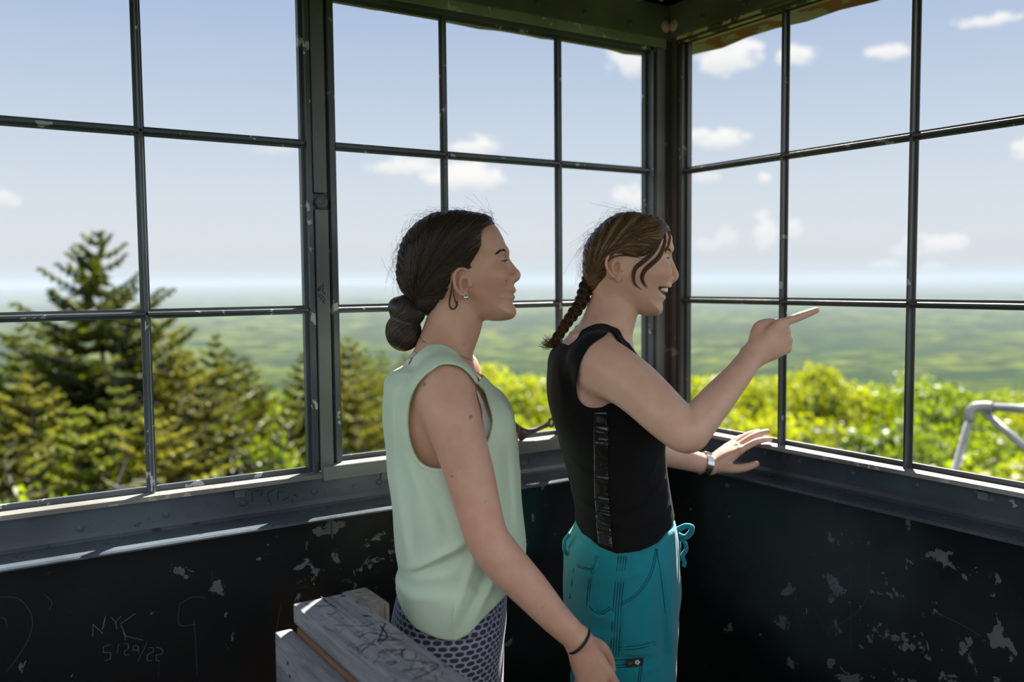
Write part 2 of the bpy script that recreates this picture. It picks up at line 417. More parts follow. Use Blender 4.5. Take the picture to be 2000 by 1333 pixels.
CL = [(930, 283, 58, 20, 1), (905, 345, 92, 26, 1), (790, 325, 75, 18, .85), (1228, 122, 48, 28, .8), (1418, 108, 62, 34, .95), (1556, 104, 36, 18, .95), (1735, 100, 40, 12, .9), (1920, 40, 58, 11, .9),
      (1408, 270, 52, 18, .95), (1362, 262, 26, 14, .9), (1492, 347, 14, 11, .9), (1232, 382, 38, 24, .8), (1492, 452, 24, 38, .7), (1548, 445, 20, 22, .6), (1418, 462, 26, 24, .45), (1838, 474, 52, 18, .8), (1770, 490, 30, 14, .4),
      (8, 385, 28, 18, .7), (1380, 345, 26, 10, .5), (530, 292, 40, 9, .3), (1385, 478, 28, 14, .35), (1730, 516, 30, 8, .5), (1825, 520, 22, 7, .4), (2010, 290, 30, 20, .8), (1270, 80, 60, 25, .6), (2150, 200, 90, 30, .9), (-180, 300, 80, 25, .8), (660, 560, 90, 10, .25)]
mp = w.node('ShaderNodeMapping'); mp.inputs['Scale'].default_value = (1, 1, 1.7); w.link(nrm.outputs[0], mp.inputs['Vector'])
nz = w.noise(mp.outputs[0], 26, 6, .62); nz2 = w.noise(mp.outputs[0], 75, 4, .6)
pert = w.math('ADD', w.math('MULTIPLY', w.math('SUBTRACT', nz, .5), 3.8), w.math('MULTIPLY', w.math('SUBTRACT', nz2, .5), 2.4))
tot = None; under = None
for x, y, sx, sy, amt in CL:
    a, e = az_el(x, y); sa = sx/FPX*1.0; se = sy/FPX*1.0
    dx = w.math('DIVIDE', w.math('SUBTRACT', az, a), sa); dy = w.math('DIVIDE', w.math('SUBTRACT', el, e), se)
    r2 = w.math('ADD', w.math('MULTIPLY', dx, dx), w.math('MULTIPLY', dy, dy))
    v = w.math('MULTIPLY', w.smooth(w.math('ADD', w.math('SUBTRACT', 1.0, r2), pert), -.25, .75), amt)
    v = w.math('MULTIPLY', v, w.smooth(r2, 2.6, 1.2))
    tot = v if tot is None else w.math('MAXIMUM', tot, v)
    g = w.math('MULTIPLY', v, w.smooth(dy, .2, -.9)); under = g if under is None else w.math('MAXIMUM', under, g)
cloudc = w.mix(w.math('MULTIPLY', under, .55), (.98, .97, .95), (.66, .69, .74))
sky = w.mix(tot, sky, cloudc)
# added fill light: unseen bright cloud bank behind the camera lifts the interior
dt_ = w.node('ShaderNodeVectorMath', operation='DOT_PRODUCT'); w.link(nrm.outputs[0], dt_.inputs[0]); dt_.inputs[1].default_value = (math.cos(YAW), math.sin(YAW), .35)
back = w.smooth(dt_.outputs['Value'], .35, -.25); cb = w.noise(nrm.outputs[0], 3.2, 6, .6)
back = w.math('MULTIPLY', back, w.math('MULTIPLY', w.smooth(cb, .36, .52), w.math('GREATER_THAN', el, 0.0)))
sky = w.mix(back, sky, (2.30, 2.34, 2.40))
bg = w.node('ShaderNodeBackground'); w.link(sky, bg.inputs['Color']); bg.inputs['Strength'].default_value = 1.0
wo = w.node('ShaderNodeOutputWorld'); w.link(bg.outputs[0], wo.inputs['Surface'])

SUN_AZ, SUN_EL = math.radians(40.0), math.radians(43.5)
sd = bpy.data.lights.new('sun', 'SUN'); sd.energy = 20.0; sd.angle = math.radians(.55); sd.color = (1.0, .93, .82)
so = bpy.data.objects.new('sun', sd); COL.objects.link(so)
dv = Vector((math.cos(SUN_EL)*math.cos(SUN_AZ), math.cos(SUN_EL)*math.sin(SUN_AZ), math.sin(SUN_EL)))
so.rotation_euler = dv.to_track_quat('Z', 'Y').to_euler(); so.location = (4, 4, 6)

# ------------------------------------------------------------------ hills
def vnoise(x, y, seed=0):
    xi = np.floor(x).astype(np.int64); yi = np.floor(y).astype(np.int64); xf = x-xi; yf = y-yi
    def h(i, j):
        n = (i*374761393+j*668265263+seed*1442695041) & 0xffffffff
        n = ((n ^ (n >> 13))*1274126177) & 0xffffffff
        return ((n ^ (n >> 16)) & 0xffff)/65535.0
    u = xf*xf*(3-2*xf); v = yf*yf*(3-2*yf)
    return (h(xi, yi)*(1-u)+h(xi+1, yi)*u)*(1-v)+(h(xi, yi+1)*(1-u)+h(xi+1, yi+1)*u)*v
def fbm(x, y, o=4, seed=0):
    t = 0; a = .5
    for k in range(o): t = t+a*vnoise(x*2**k, y*2**k, seed+k); a *= .5
    return t
def ground(x, y):
    r = np.hypot(x, y); th = np.arctan2(y, x)
    near = -9.6-.055*np.minimum(r, 60)-.16*np.clip(r-60, 0, 900)*.9
    low = -165+70*(fbm(x/1500+3.1, y/1500+7.7, 4, 3)-.45)*np.clip(r/1500, 0, 1)+60*(fbm(x/5200, y/5200, 3, 9)-.45)
    far = np.clip((r-9000)/12000, 0, 1)*150*(.55+fbm(x/6500+9, y/6500, 3, 21)-.4)
    t = np.clip((r-250)/1000, 0, 1); t = t*t*(3-2*t)
    return near*(1-t)+(low+far)*t+1.2*(fbm(x/25, y/25, 3, 5)-.5)*np.clip(r/20, 0, 1)
ns, nr = 300, 150
rr = np.concatenate([[0.0], np.geomspace(3, 26000, nr-1)]); aa = np.linspace(-PI, PI, ns, endpoint=False)
A, R_ = np.meshgrid(aa, rr); X, Y = R_*np.cos(A), R_*np.sin(A); Z = ground(X, Y)
V = np.stack([X, Y, Z], -1).reshape(-1, 3)
I, J = np.meshgrid(np.arange(nr-1), np.arange(ns), indexing='ij'); J2 = (J+1) % ns
F = np.stack([I*ns+J, (I+1)*ns+J, (I+1)*ns+J2, I*ns+J2], -1).reshape(-1, 4)
t = NT('wooded_hills'); v = t.coords('Object')
n1 = t.noise(v, .011, 6, .62); n2 = t.noise(v, .0016, 4, .6); n3 = t.noise(v, .06, 4, .7)
c = t.ramp(n1, [(.34, (.004, .011, .004)), (.45, (.016, .034, .008)), (.54, (.072, .094, .010)), (.66, (.155, .168, .016))])
c = t.mix(t.math('MULTIPLY', t.smooth(n2, .44, .62), .8), c, t.mix(n3, (.007, .018, .009), (.030, .056, .015)))
t.base(c); t.set(Roughness=.95, **{'Specular_IOR_Level': 0.0}); t.bump(t.math('ADD', n1, t.math('MULTIPLY', n3, .35)), .9, 24)
hills = mesh_obj('hills', V, F, t.m, smooth=True); hills['kind'] = 'structure'

# summer haze over the lowland, ahead of the tower
t = NT('summer_haze'); t.n.remove(t.bsdf); vs = t.node('ShaderNodeVolumeScatter')
vs.inputs['Color'].default_value = (.47, .535, .65, 1); vs.inputs['Density'].default_value = 1.15e-4; vs.inputs['Anisotropy'].default_value = -.2
va = t.node('ShaderNodeVolumeAbsorption'); va.inputs['Color'].default_value = (.47, .535, .65, 1); va.inputs['Density'].default_value = 1.15e-4
ad = t.node('ShaderNodeAddShader'); t.link(vs.outputs[0], ad.inputs[0]); t.link(va.outputs[0], ad.inputs[1]); t.link(ad.outputs[0], t.out.inputs['Volume'])
mb = MB(); mb.box((300, -26000, -420), (27000, 26000, 60)); hz = mb.build('haze', t.m); hz.rotation_euler = (0, 0, YAW); hz['kind'] = 'stuff'
hz['label'] = 'pale blue summer haze lying over the distant wooded hills'; hz['category'] = 'haze'
# ------------------------------------------------------------------ trees outside
def leaf_mat(name, c0, c1, trans=.5, rough=.6, hue=.04):
    t = NT(name); t.n.remove(t.bsdf)
    oi = t.node('ShaderNodeObjectInfo'); v = t.coords('Object')
    n = t.noise(v, 2.1, 4, .65); n = t.math('ADD', t.math('MULTIPLY', n, .8), t.math('MULTIPLY', t.math('SUBTRACT', oi.outputs['Random'], .5), .5))
    c = t.mix(t.smooth(n, .22, .62), c0, c1)
    d = t.node('ShaderNodeBsdfDiffuse'); tr = t.node('ShaderNodeBsdfTranslucent'); mx = t.node('ShaderNodeMixShader')
    t.link(c, d.inputs['Color']); tc_ = t.mix(.5, c, (c1[0]*1.25, c1[1]*1.15, c1[2]*.45)); t.link(tc_, tr.inputs['Color'])
    mx.inputs[0].default_value = trans; t.link(d.outputs[0], mx.inputs[1]); t.link(tr.outputs[0], mx.inputs[2])
    g = t.node('ShaderNodeBsdfGlossy'); g.inputs['Roughness'].default_value = .45; m2 = t.node('ShaderNodeMixShader'); m2.inputs[0].default_value = .05
    t.link(mx.outputs[0], m2.inputs[1]); t.link(g.outputs[0], m2.inputs[2]); t.link(m2.outputs[0], t.out.inputs['Surface'])
    return t.m
M['bark'] = plain('spruce_bark', (.055, .042, .034), .9)
M['bark_grey'] = plain('grey_bark', (.11, .10, .085), .9)
M['needles'] = leaf_mat('spruce_needles', (.016, .030, .005), (.150, .185, .010), .45)
M['needles_warm'] = leaf_mat('spruce_needles_warm', (.024, .034, .005), (.190, .190, .011), .47)
M['leaves'] = leaf_mat('spring_leaves', (.055, .112, .005), (.22, .300, .009), .60)
M['leaves_yellow'] = leaf_mat('sunny_leaves', (.085, .142, .004), (.30, .345, .008), .60)
M['twig_grey'] = plain('grey_dead_twigs', (.22, .195, .175), .9)

def conifer_mesh(H, wid, seed, sparse_top=0.0, step=.26, upturn=.25):
    g = np.random.default_rng(seed); quads = []; tw = MB()
    tw.tube([(0, 0, 0), (0.02, 0, H*.5), (0, 0, H*.97)], [H*.016, H*.010, .006], 7)
    z = H*.995; lvl = 0
    while z > H*.10:
        f = (H-z)/H; L = wid*min(1.0, (f*1.75)**.78+.012)*(.9+.25*g.random())
        nb = 7 if f > .12 else 5
        a0 = g.random()*PI
        for b in range(nb):
            a = a0+2*PI*b/nb+g.normal()*.25; l = L*(.72+.45*g.random())
            if sparse_top and f < .22 and g.random() < sparse_top*.4: continue
            up = (.75-.9*min(1, f*2.6)) if f < .35 else -.18
            ns = max(3, int(l/.085)); ca, sa = math.cos(a), math.sin(a)
            pts = []
            for k in range(ns+1):
                q = k/ns; pts.append((ca*l*q, sa*l*q, z+l*(up*q*.55+upturn*q*q*.6-.10*q)))
            for k in range(1, ns+1):
                p = np.array(pts[k]); q = k/ns
                for sgn in (-1, 1):
                    tl = l*(.34*(1-q)+.10)*(.7+.6*g.random()); ta = a+sgn*(.75+.3*g.random())
                    d = np.array([math.cos(ta), math.sin(ta), -.12+.2*g.normal()*.5]); d /= np.linalg.norm(d)
                    sdv = np.cross(d, [0, 0, 1]); sdv /= np.linalg.norm(sdv); w_ = .036+.024*g.random()
                    e = p+d*tl; n2 = np.cross(sdv, d)
                    m_ = p+d*tl*.45
                    for ax in (sdv*.9+n2*.35, n2*.8-sdv*.4):
                        quads.append((p, m_+ax*w_, e, m_-ax*w_))
                d = np.array(pts[k])-np.array(pts[k-1]); d0 = np.array(pts[k-1]); sdv = np.cross(d, [0, 0, 1]); sdv /= (np.linalg.norm(sdv)+1e-9)
                quads.append((d0, d0+d*.5+sdv*.05, d0+d*1.25, d0+d*.5-sdv*.05)); 
                nn = np.array([0, 0, .045]); quads.append((d0, d0+d*.5+nn, d0+d*1.25, d0+d*.5-nn))
        z -= step*(.55+.5*min(1, f*3))*(.8+.4*g.random()); lvl += 1
    q = np.array(quads, dtype=np.float32).reshape(-1, 3); F = np.arange(len(q)).reshape(-1, 4)
    return tw, q, F

def broadleaf_mesh(H, wid, seed, nleaf=7000, size=.12):
    g = np.random.default_rng(seed); tw = MB()
    tw.tube([(0, 0, 0), (.05, .03, H*.35), (0, 0, H*.62)], [H*.018, H*.013, H*.007], 7)
    cl = []
    for k in range(46):
        a = g.random()*2*PI; zz = g.random()**.8; r = wid*math.sqrt(max(0, 1-(2*zz-.85)**2*.72))*(.55+.45*g.random())*(.6 if zz > .92 else 1)
        c = np.array([math.cos(a)*r*.8, math.sin(a)*r*.8, H*(.38+.56*zz)]); cl.append((c, wid*(.20+.16*g.random())))
        if k % 4 == 0: tw.tube([(0, 0, H*(.25+.3*g.random())), tuple(c*np.array([.55, .55, .96])), tuple(c)], [H*.007, H*.004, .008], 5)
    cl.append((np.array([0, 0, H*.93]), wid*.25)); Q = []
    per = nleaf//len(cl)
    for c, r in cl:
        d = g.normal(size=(per, 3)); d /= np.linalg.norm(d, axis=1)[:, None]; d[:, 2] = np.abs(d[:, 2])*.9-.25
        p = c+d*r*(.55+.5*g.random((per, 1)))*np.array([1, 1, .8])
        n = d+g.normal(size=(per, 3))*.55; n /= np.linalg.norm(n, axis=1)[:, None]
        t1_ = np.cross(n, g.normal(size=(per, 3))); t1_ /= np.linalg.norm(t1_, axis=1)[:, None]; t2_ = np.cross(n, t1_)
        s = size*(.6+.7*g.random((per, 1)))
        Q.append(np.stack([p-t1_*s*.6, p+t2_*s*.34+n*s*.08, p+t1_*s*.6, p-t2_*s*.34+n*s*.08], 1))
    q = np.concatenate(Q).reshape(-1, 3).astype(np.float32); F = np.arange(len(q)).reshape(-1, 4)
    return tw, q, F

def tree_proto(name, kind, mats, **kw):
    tw, q, F = (conifer_mesh if kind == 'c' else broadleaf_mesh)(**kw)
    root = empty(name, (0, 0, -500))
    tw.build('trunk', mats[0], root, smooth=True); mesh_obj('foliage', q, F, mats[1], root)
    return root
def copy_tree(o):
    c = o.copy(); COL.objects.link(c)
    for ch in o.children:
        d = ch.copy(); COL.objects.link(d); d.parent = c
    return c
_used = set()
def plant(proto, x, y, dist, H0, label, group=None, sw=1.0, cat='tree', rz=None):
    """the tree's tip stands where the ray through that spot reaches the given distance"""
    o = proto if proto.name not in _used else copy_tree(proto); _used.add(proto.name)
    d = ray(x, y); p = CAM+d/np.linalg.norm(d[:2])*dist
    gz = float(ground(np.array([p[0]]), np.array([p[1]]))[0])-.1; h = p[2]-gz; s = h/H0
    o.location = (p[0], p[1], gz); o.scale = (s*sw, s*sw, s); o.rotation_euler = (0, 0, random.random()*6.28 if rz is None else rz)
    tag(o, label, cat, group); return o

c_big = tree_proto('spruce_tree', 'c', (M['bark'], M['needles']), H=12, wid=2.9, seed=3, sparse_top=.5, step=.30, upturn=.5)
c_a = tree_proto('spruce_tree', 'c', (M['bark'], M['needles']), H=10, wid=2.0, seed=5)
c_b = tree_proto('spruce_tree', 'c', (M['bark'], M['needles_warm']), H=10, wid=2.3, seed=8)
b_a = tree_proto('broadleaf_tree', 'b', (M['bark_grey'], M['leaves_yellow']), H=9, wid=2.6, seed=2)
b_b = tree_proto('broadleaf_tree', 'b', (M['bark_grey'], M['leaves']), H=9, wid=2.8, seed=4)
b_c = tree_proto('broadleaf_tree', 'b', (M['bark_grey'], M['leaves_yellow']), H=9, wid=2.3, seed=6)

plant(c_big, 190, 452, 14.5, 12, 'tall spruce tree with bare upswept top standing high above the horizon behind the left window', rz=.4)
gl = 'spruce trees outside the left windows'
cl_ = 'olive green spruce in the dense stand around the tall spruce outside the left window'
for k, (x, y, d, pr, sw) in enumerate([(38, 640, 17, c_a, .95), (78, 645, 21, c_a, .8), (128, 640, 19, c_b, .9), (268, 628, 18, c_b, .95), (312, 612, 15, c_b, 1.05), (345, 690, 13.5, c_b, 1.0), (60, 735, 11.5, c_b, 1.1), (-60, 690, 14, c_a, 1.1),
                                      (-150, 720, 12, c_b, 1.2), (230, 760, 10.5, c_a, 1.15), (150, 800, 10, c_a, 1.1), (300, 800, 9.8, c_b, 1.1), (10, 850, 9.5, c_b, 1.1), (-260, 700, 15, c_a, 1.2)]):
    plant(pr, x, y, d, 10, cl_, gl, sw)
cm_ = 'brownish spruce between the tall spruce and the grey window stile'
for x, y, d, pr, sw in [(420, 655, 16, c_a, .85), (455, 690, 17, c_b, .9), (485, 700, 19, c_a, .8), (395, 745, 12.5, c_b, 1.0), (450, 800, 12, c_a, 1.0), (360, 860, 10, c_b, 1.1), (560, 790, 13.5, c_a, .75)]:
    plant(pr, x, y, d, 10, cm_, 'spruces left of the grey stile', sw)
cr_ = 'dark spruce standing between the grey window stile and the woman in the mint top'
for x, y, d, pr, sw in [(590, 690, 17, c_a, .75), (655, 655, 17, c_a, .7), (680, 660, 16, c_b, .8), (712, 680, 19, c_a, .8), (745, 685, 21, c_a, .8), (690, 740, 13.5, c_b, .9), (640, 800, 12.5, c_a, .85), (790, 690, 24, c_a, .8)]:
    plant(pr, x, y, d, 10, cr_, 'spruces right of the grey stile', sw)
lb_ = 'small bright green broadleaf tree among the dark spruces outside the left windows'
for x, y, d, pr, sw in [(520, 742, 22, b_a, .8), (575, 750, 25, b_b, .8), (508, 830, 13, b_b, .62), (470, 905, 11, b_a, .55), (625, 880, 11.5, b_c, .6), (745, 838, 12, b_a, .72), (700, 880, 10.5, b_c, .7), (640, 905, 10, b_b, .7), (-40, 930, 8.5, b_b, .6), (60, 955, 8.3, b_b, .5), (430, 945, 9.5, b_b, .5)]:
    plant(pr, x, y, d, 9, lb_, 'bright trees among the spruces', sw)
mid_ = 'yellow green broadleaf tree seen between the two women'
for x, y, d, pr, sw in [(955, 688, 27, b_a, 1.0), (1010, 722, 24, b_c, 1.0), (1060, 730, 27, b_b, 1.0), (915, 720, 24, b_b, 1.0), (980, 780, 17, b_a, 1.0), (1065, 800, 16, b_c, 1.0), (900, 800, 15, b_c, 1.0), (1000, 850, 12, b_b, .9), (1140, 735, 26, b_a, 1.0), (1200, 730, 25, b_c, 1.0), (1255, 740, 24, b_b, 1.0), (1160, 820, 15, b_b, 1.0), (1260, 830, 14, b_a, 1.0), (840, 740, 22, b_b, .9)]:
    plant(pr, x, y, d, 9, mid_, 'trees between the women', sw)
rt_ = 'sunlit yellow green broadleaf tree in the canopy below the right window'
for x, y, d, pr, sw in [(1340, 722, 28, b_b, 1.1), (1390, 712, 27, b_a, 1.1), (1440, 705, 29, b_c, 1.1), (1500, 712, 27, b_a, 1.0), (1555, 700, 25, b_a, 1.0), (1640, 716, 26, b_a, 1.1), (1690, 738, 28, b_b, 1.0), (1745, 755, 29, b_c, 1.1),
                        (1795, 720, 24, b_b, 1.0), (1840, 728, 23, b_b, 1.0), (1890, 758, 27, b_a, 1.0), (1940, 760, 29, b_c, 1.1), (2000, 742, 27, b_b, 1.1), (2070, 745, 25, b_a, 1.1), (2150, 740, 26, b_c, 1.1), (1400, 775, 18, b_a, 1.0), (1470, 785, 17.5, b_c, 1.05),
                        (1545, 775, 18, b_a, 1.05), (1625, 780, 17, b_c, 1.05), (1700, 805, 17, b_a, 1.0), (1770, 800, 16.5, b_b, 1.05), (1850, 810, 17, b_c, 1.0), (1930, 815, 16, b_b, 1.0), (2010, 815, 17, b_a, 1.1), (2090, 830, 15, b_a, 1.1), (1370, 840, 13, b_c, 1.0), (1450, 850, 12.5, b_b, .95),
                        (1530, 845, 12.5, b_c, .95), (1610, 860, 12, b_b, 1.0), (1690, 872, 12, b_c, .95), (1770, 870, 11.6, b_a, 1.0), (1860, 885, 11.5, b_b, 1.0), (1950, 890, 11.3, b_c, 1.0), (2040, 900, 11, b_a, 1.0), (1590, 930, 9.5, b_a, .9), (1720, 940, 9.4, b_b, .9), (1860, 955, 9.2, b_c, .9), (1990, 965, 9.0, b_b, .9)]:
    plant(pr, x, y, d, 9, rt_, 'canopy below the right window', sw)
plant(b_c, 1590, 678, 23.5, 9, 'tallest yellow green tree, its bright top rising behind the pointing hand', sw=.8)

# dead grey branches at the far left
g = np.random.default_rng(31); mb = MB()
for k in range(34):
    a = g.random()*2*PI; z0 = .6+2.6*g.random(); l = .9*(1-.12*z0)+.5*g.random(); up = .15+.25*g.random()
    pts = [(0, 0, z0), (math.cos(a)*l*.5, math.sin(a)*l*.5, z0+l*up*.3), (math.cos(a)*l, math.sin(a)*l, z0+l*up)]
    mb.tube(pts, [.011, .008, .003], 4)
    for q in range(7):
        f = .25+.7*g.random(); p = np.array(pts[0])*(1-f)+np.array(pts[2])*f; a2 = a+g.normal()*.9; l2 = .15+.3*g.random()
        mb.tube([p, p+np.array([math.cos(a2)*l2, math.sin(a2)*l2, .12*g.normal()])], [.008, .003], 3, cap=False)
d = ray(30, 800); p = CAM+d/np.linalg.norm(d[:2])*8.6
dt = empty('dead_tree', (p[0], p[1], p[2]-4.2)); tag(dt, 'grey leafless dead tree among the spruces at the far left', 'tree')
tk = MB(); tk.tube([(0, 0, -4.6), (0, 0, 0), (.03, 0, 3.3)], [.035, .03, .006], 7); tk.build('trunk', M['twig_grey'], dt, smooth=True); mb.build('branches', M['twig_grey'], dt)
Q = 1.0
# ------------------------------------------------------------------ implicit-surface modelling for the two people
def catmull(P, n):
    P = np.asarray(P, float); m = len(P); Q = np.vstack([2*P[0]-P[1], P, 2*P[-1]-P[-2]]); out = []
    for i in range(m-1):
        p0, p1, p2, p3 = Q[i:i+4]
        for k in range(n):
            t = k/n; out.append(.5*((2*p1)+(-p0+p2)*t+(2*p0-5*p1+4*p2-p3)*t*t+(-p0+3*p1-3*p2+p3)*t**3))
    out.append(P[-1]); return np.array(out)

def smin(a, b, k):
    if k <= 0: return np.minimum(a, b)
    h = np.maximum(k-np.abs(a-b), 0)/k; return np.minimum(a, b)-h*h*k*.25
def smax(a, b, k): return -smin(-a, -b, k)

class Field:
    def __init__(s, lo, hi, h):
        s.lo = np.array(lo, float); s.h = h; s.n = np.ceil((np.array(hi)-s.lo)/h).astype(int)+1
        s.ax = [s.lo[i]+h*np.arange(s.n[i]) for i in range(3)]; s.F = np.full(s.n, .2, np.float32)
    def sub(s, lo, hi):
        a = np.clip(np.floor((np.array(lo)-s.lo)/s.h).astype(int), 0, s.n); b = np.clip(np.ceil((np.array(hi)-s.lo)/s.h).astype(int)+1, 0, s.n)
        if np.any(b <= a): return None
        sl = tuple(slice(i, j) for i, j in zip(a, b))
        X = s.ax[0][sl[0]][:, None, None]; Y = s.ax[1][sl[1]][None, :, None]; Z = s.ax[2][sl[2]][None, None, :]
        return sl, X, Y, Z
    def op(s, fn, lo, hi, k=.01, mode='add'):
        r = s.sub(np.array(lo)-k-.012, np.array(hi)+k+.012)
        if r is None: return
        sl, X, Y, Z = r; d = fn(X, Y, Z).astype(np.float32)
        s.F[sl] = smin(s.F[sl], d, k) if mode == 'add' else smax(s.F[sl], -d, k) if mode == 'cut' else smax(s.F[sl], d, k)
    def ell(s, c, r, k=.01, rot=None, mode='add'):
        c = np.array(c, float); r = np.array(r, float); R = np.eye(3) if rot is None else np.array(rot); m = r.max()
        def fn(X, Y, Z):
            x, y, z = X-c[0], Y-c[1], Z-c[2]
            a = (R[0][0]*x+R[0][1]*y+R[0][2]*z)/r[0]; b = (R[1][0]*x+R[1][1]*y+R[1][2]*z)/r[1]; e = (R[2][0]*x+R[2][1]*y+R[2][2]*z)/r[2]
            k0 = np.sqrt(a*a+b*b+e*e); k1 = np.sqrt((a/r[0])**2+(b/r[1])**2+(e/r[2])**2)+1e-9
            return k0*(k0-1)/k1
        s.op(fn, c-m, c+m, k, mode)
    def chain(s, pts, rad, k=.01, n=5, mode='add', flat=None):
        """tapered limb through pts; flat=(normal, ratio) squeezes the section along normal"""
        D = catmull(np.hstack([np.asarray(pts, float), np.asarray(rad, float)[:, None]]), n) if len(pts) > 2 else np.hstack([np.asarray(pts, float), np.asarray(rad, float)[:, None]])
        mr = D[:, 3].max(); lo = D[:, :3].min(0)-mr; hi = D[:, :3].max(0)+mr
        def fn(X, Y, Z):
            sh = np.broadcast_shapes(X.shape, Y.shape, Z.shape); T = np.full(sh, .2, np.float32); x, y, z = X.ravel(), Y.ravel(), Z.ravel()
            for i in range(len(D)-1):
                a, b = D[i, :3], D[i+1, :3]; ra, rb = D[i, 3], D[i+1, 3]; mm = max(ra, rb)+k+.03
                l, h_ = np.minimum(a, b)-mm, np.maximum(a, b)+mm
                i0, i1 = np.searchsorted(x, [l[0], h_[0]]); j0, j1 = np.searchsorted(y, [l[1], h_[1]]); k0, k1 = np.searchsorted(z, [l[2], h_[2]])
                if i1 <= i0 or j1 <= j0 or k1 <= k0: continue
                px, py, pz = x[i0:i1, None, None]-a[0], y[None, j0:j1, None]-a[1], z[None, None, k0:k1]-a[2]
                ab = b-a; L = ab@ab+1e-12; t = np.clip((px*ab[0]+py*ab[1]+pz*ab[2])/L, 0, 1)
                qx, qy, qz = px-t*ab[0], py-t*ab[1], pz-t*ab[2]
                if flat is not None:
                    nn, q = flat; dn = qx*nn[0]+qy*nn[1]+qz*nn[2]; qx, qy, qz = qx+(q-1)*dn*nn[0], qy+(q-1)*dn*nn[1], qz+(q-1)*dn*nn[2]
                d = np.sqrt(qx*qx+qy*qy+qz*qz)-(ra+(rb-ra)*t)
                T[i0:i1, j0:j1, k0:k1] = np.minimum(T[i0:i1, j0:j1, k0:k1], d)
            return T
        s.op(fn, lo, hi, k, mode)
    def loft(s, S, k=.02, ex=2.3, mode='add'):
        """S rows: z, x_back, x_front, half width[, y centre]"""
        fn, lo, hi = loft_fn(S, ex); s.op(fn, lo, hi, k, mode)
    def mesh(s, clip=None):
        return surface_nets(s.F, s.lo, s.h)

def loft_fn(S, ex=2.3):
    S = np.array([list(r)+[0.0]*(5-len(r)) for r in S], float); S = S[np.argsort(S[:, 0])]
    D = catmull(S, 8); o = np.argsort(D[:, 0]); D = D[o]
    lo = np.array([S[:, 1].min(), (-S[:, 3]+S[:, 4]).min(), S[0, 0]]); hi = np.array([S[:, 2].max(), (S[:, 3]+S[:, 4]).max(), S[-1, 0]])
    def fn(X, Y, Z):
        z = Z.ravel(); xb, xf, w, yc = (np.interp(z, D[:, 0], D[:, c])[None, None, :] for c in (1, 2, 3, 4))
        cx, a = (xb+xf)/2, np.maximum((xf-xb)/2, .004); w = np.maximum(w, .004)
        q = (np.abs((X-cx)/a)**ex+np.abs((Y-yc)/w)**ex)**(1/ex)
        d = (q-1)*np.minimum(a, w)
        return np.maximum(np.maximum(d, Z-S[-1, 0]), S[0, 0]-Z)
    return fn, lo, hi

def surface_nets(F, lo, h):
    sgn = F < 0; nx, ny, nz = F.shape
    c = np.zeros((nx-1, ny-1, nz-1), np.int8)
    for i in (0, 1):
        for j in (0, 1):
            for k in (0, 1): c += sgn[i:nx-1+i, j:ny-1+j, k:nz-1+k]
    act = (c > 0) & (c < 8); idx = np.full(act.shape, -1, np.int64); A = np.argwhere(act); idx[act] = np.arange(len(A))
    acc = np.zeros((len(A), 3)); cnt = np.zeros(len(A))
    corners = [(i, j, k) for i in (0, 1) for j in (0, 1) for k in (0, 1)]
    vals = {q: F[A[:, 0]+q[0], A[:, 1]+q[1], A[:, 2]+q[2]].astype(float) for q in corners}
    for q in corners:
        for ax in range(3):
            if q[ax]: continue
            q2 = tuple(q[i]+(1 if i == ax else 0) for i in range(3)); a, b = vals[q], vals[q2]; m_ = (a < 0) != (b < 0)
            t = np.zeros(len(A)); t[m_] = a[m_]/(a[m_]-b[m_]); p = np.tile(np.array(q, float), (len(A), 1)); p[:, ax] += t
            acc[m_] += p[m_]; cnt[m_] += 1
    V = lo+h*(A+acc/cnt[:, None]); faces = []
    for ax in range(3):
        s0 = [slice(None)]*3; s1 = [slice(None)]*3; s0[ax] = slice(0, -1); s1[ax] = slice(1, None)
        a, b = sgn[tuple(s0)], sgn[tuple(s1)]; E_ = np.argwhere(a != b); u, v = [i for i in range(3) if i != ax]
        ok = (E_[:, u] > 0) & (E_[:, v] > 0) & (E_[:, u] < F.shape[u]-1) & (E_[:, v] < F.shape[v]-1); E_ = E_[ok]
        def id_(du, dv):
            q = E_.copy(); q[:, u] -= du; q[:, v] -= dv; return idx[q[:, 0], q[:, 1], q[:, 2]]
        Q = np.stack([id_(1, 1), id_(0, 1), id_(0, 0), id_(1, 0)], 1)
        fl = a[E_[:, 0], E_[:, 1], E_[:, 2]]
        if ax == 1: fl = ~fl
        Q[~fl] = Q[~fl][:, ::-1]; faces.append(Q)
    return V, np.concatenate(faces)

def clip(VF, fn, tol):
    """drop the faces lying beyond the surface fn = tol"""
    V, F_ = VF; k = fn(V) < tol; F_ = F_[k[F_].all(1)]; use = np.unique(F_); mp_ = np.full(len(V), -1); mp_[use] = np.arange(len(use)); return V[use], mp_[F_]

def sdf_mesh(name, parts, mat, parent, attr=None):
    """one mesh from one or more (V, F) pieces; attr = function(V) -> (n, 4) colours"""
    V = []; Fc = []; n = 0
    for v, f in parts: V.append(v); Fc.append(f+n); n += len(v)
    V = np.concatenate(V); Fc = np.concatenate(Fc); o = mesh_obj(name, V, Fc, mat, parent, smooth=True)
    if attr is not None:
        ca = o.data.color_attributes.new('tint', 'FLOAT_COLOR', 'POINT'); ca.data.foreach_set('color', attr(V).astype(np.float32).ravel())
    return o

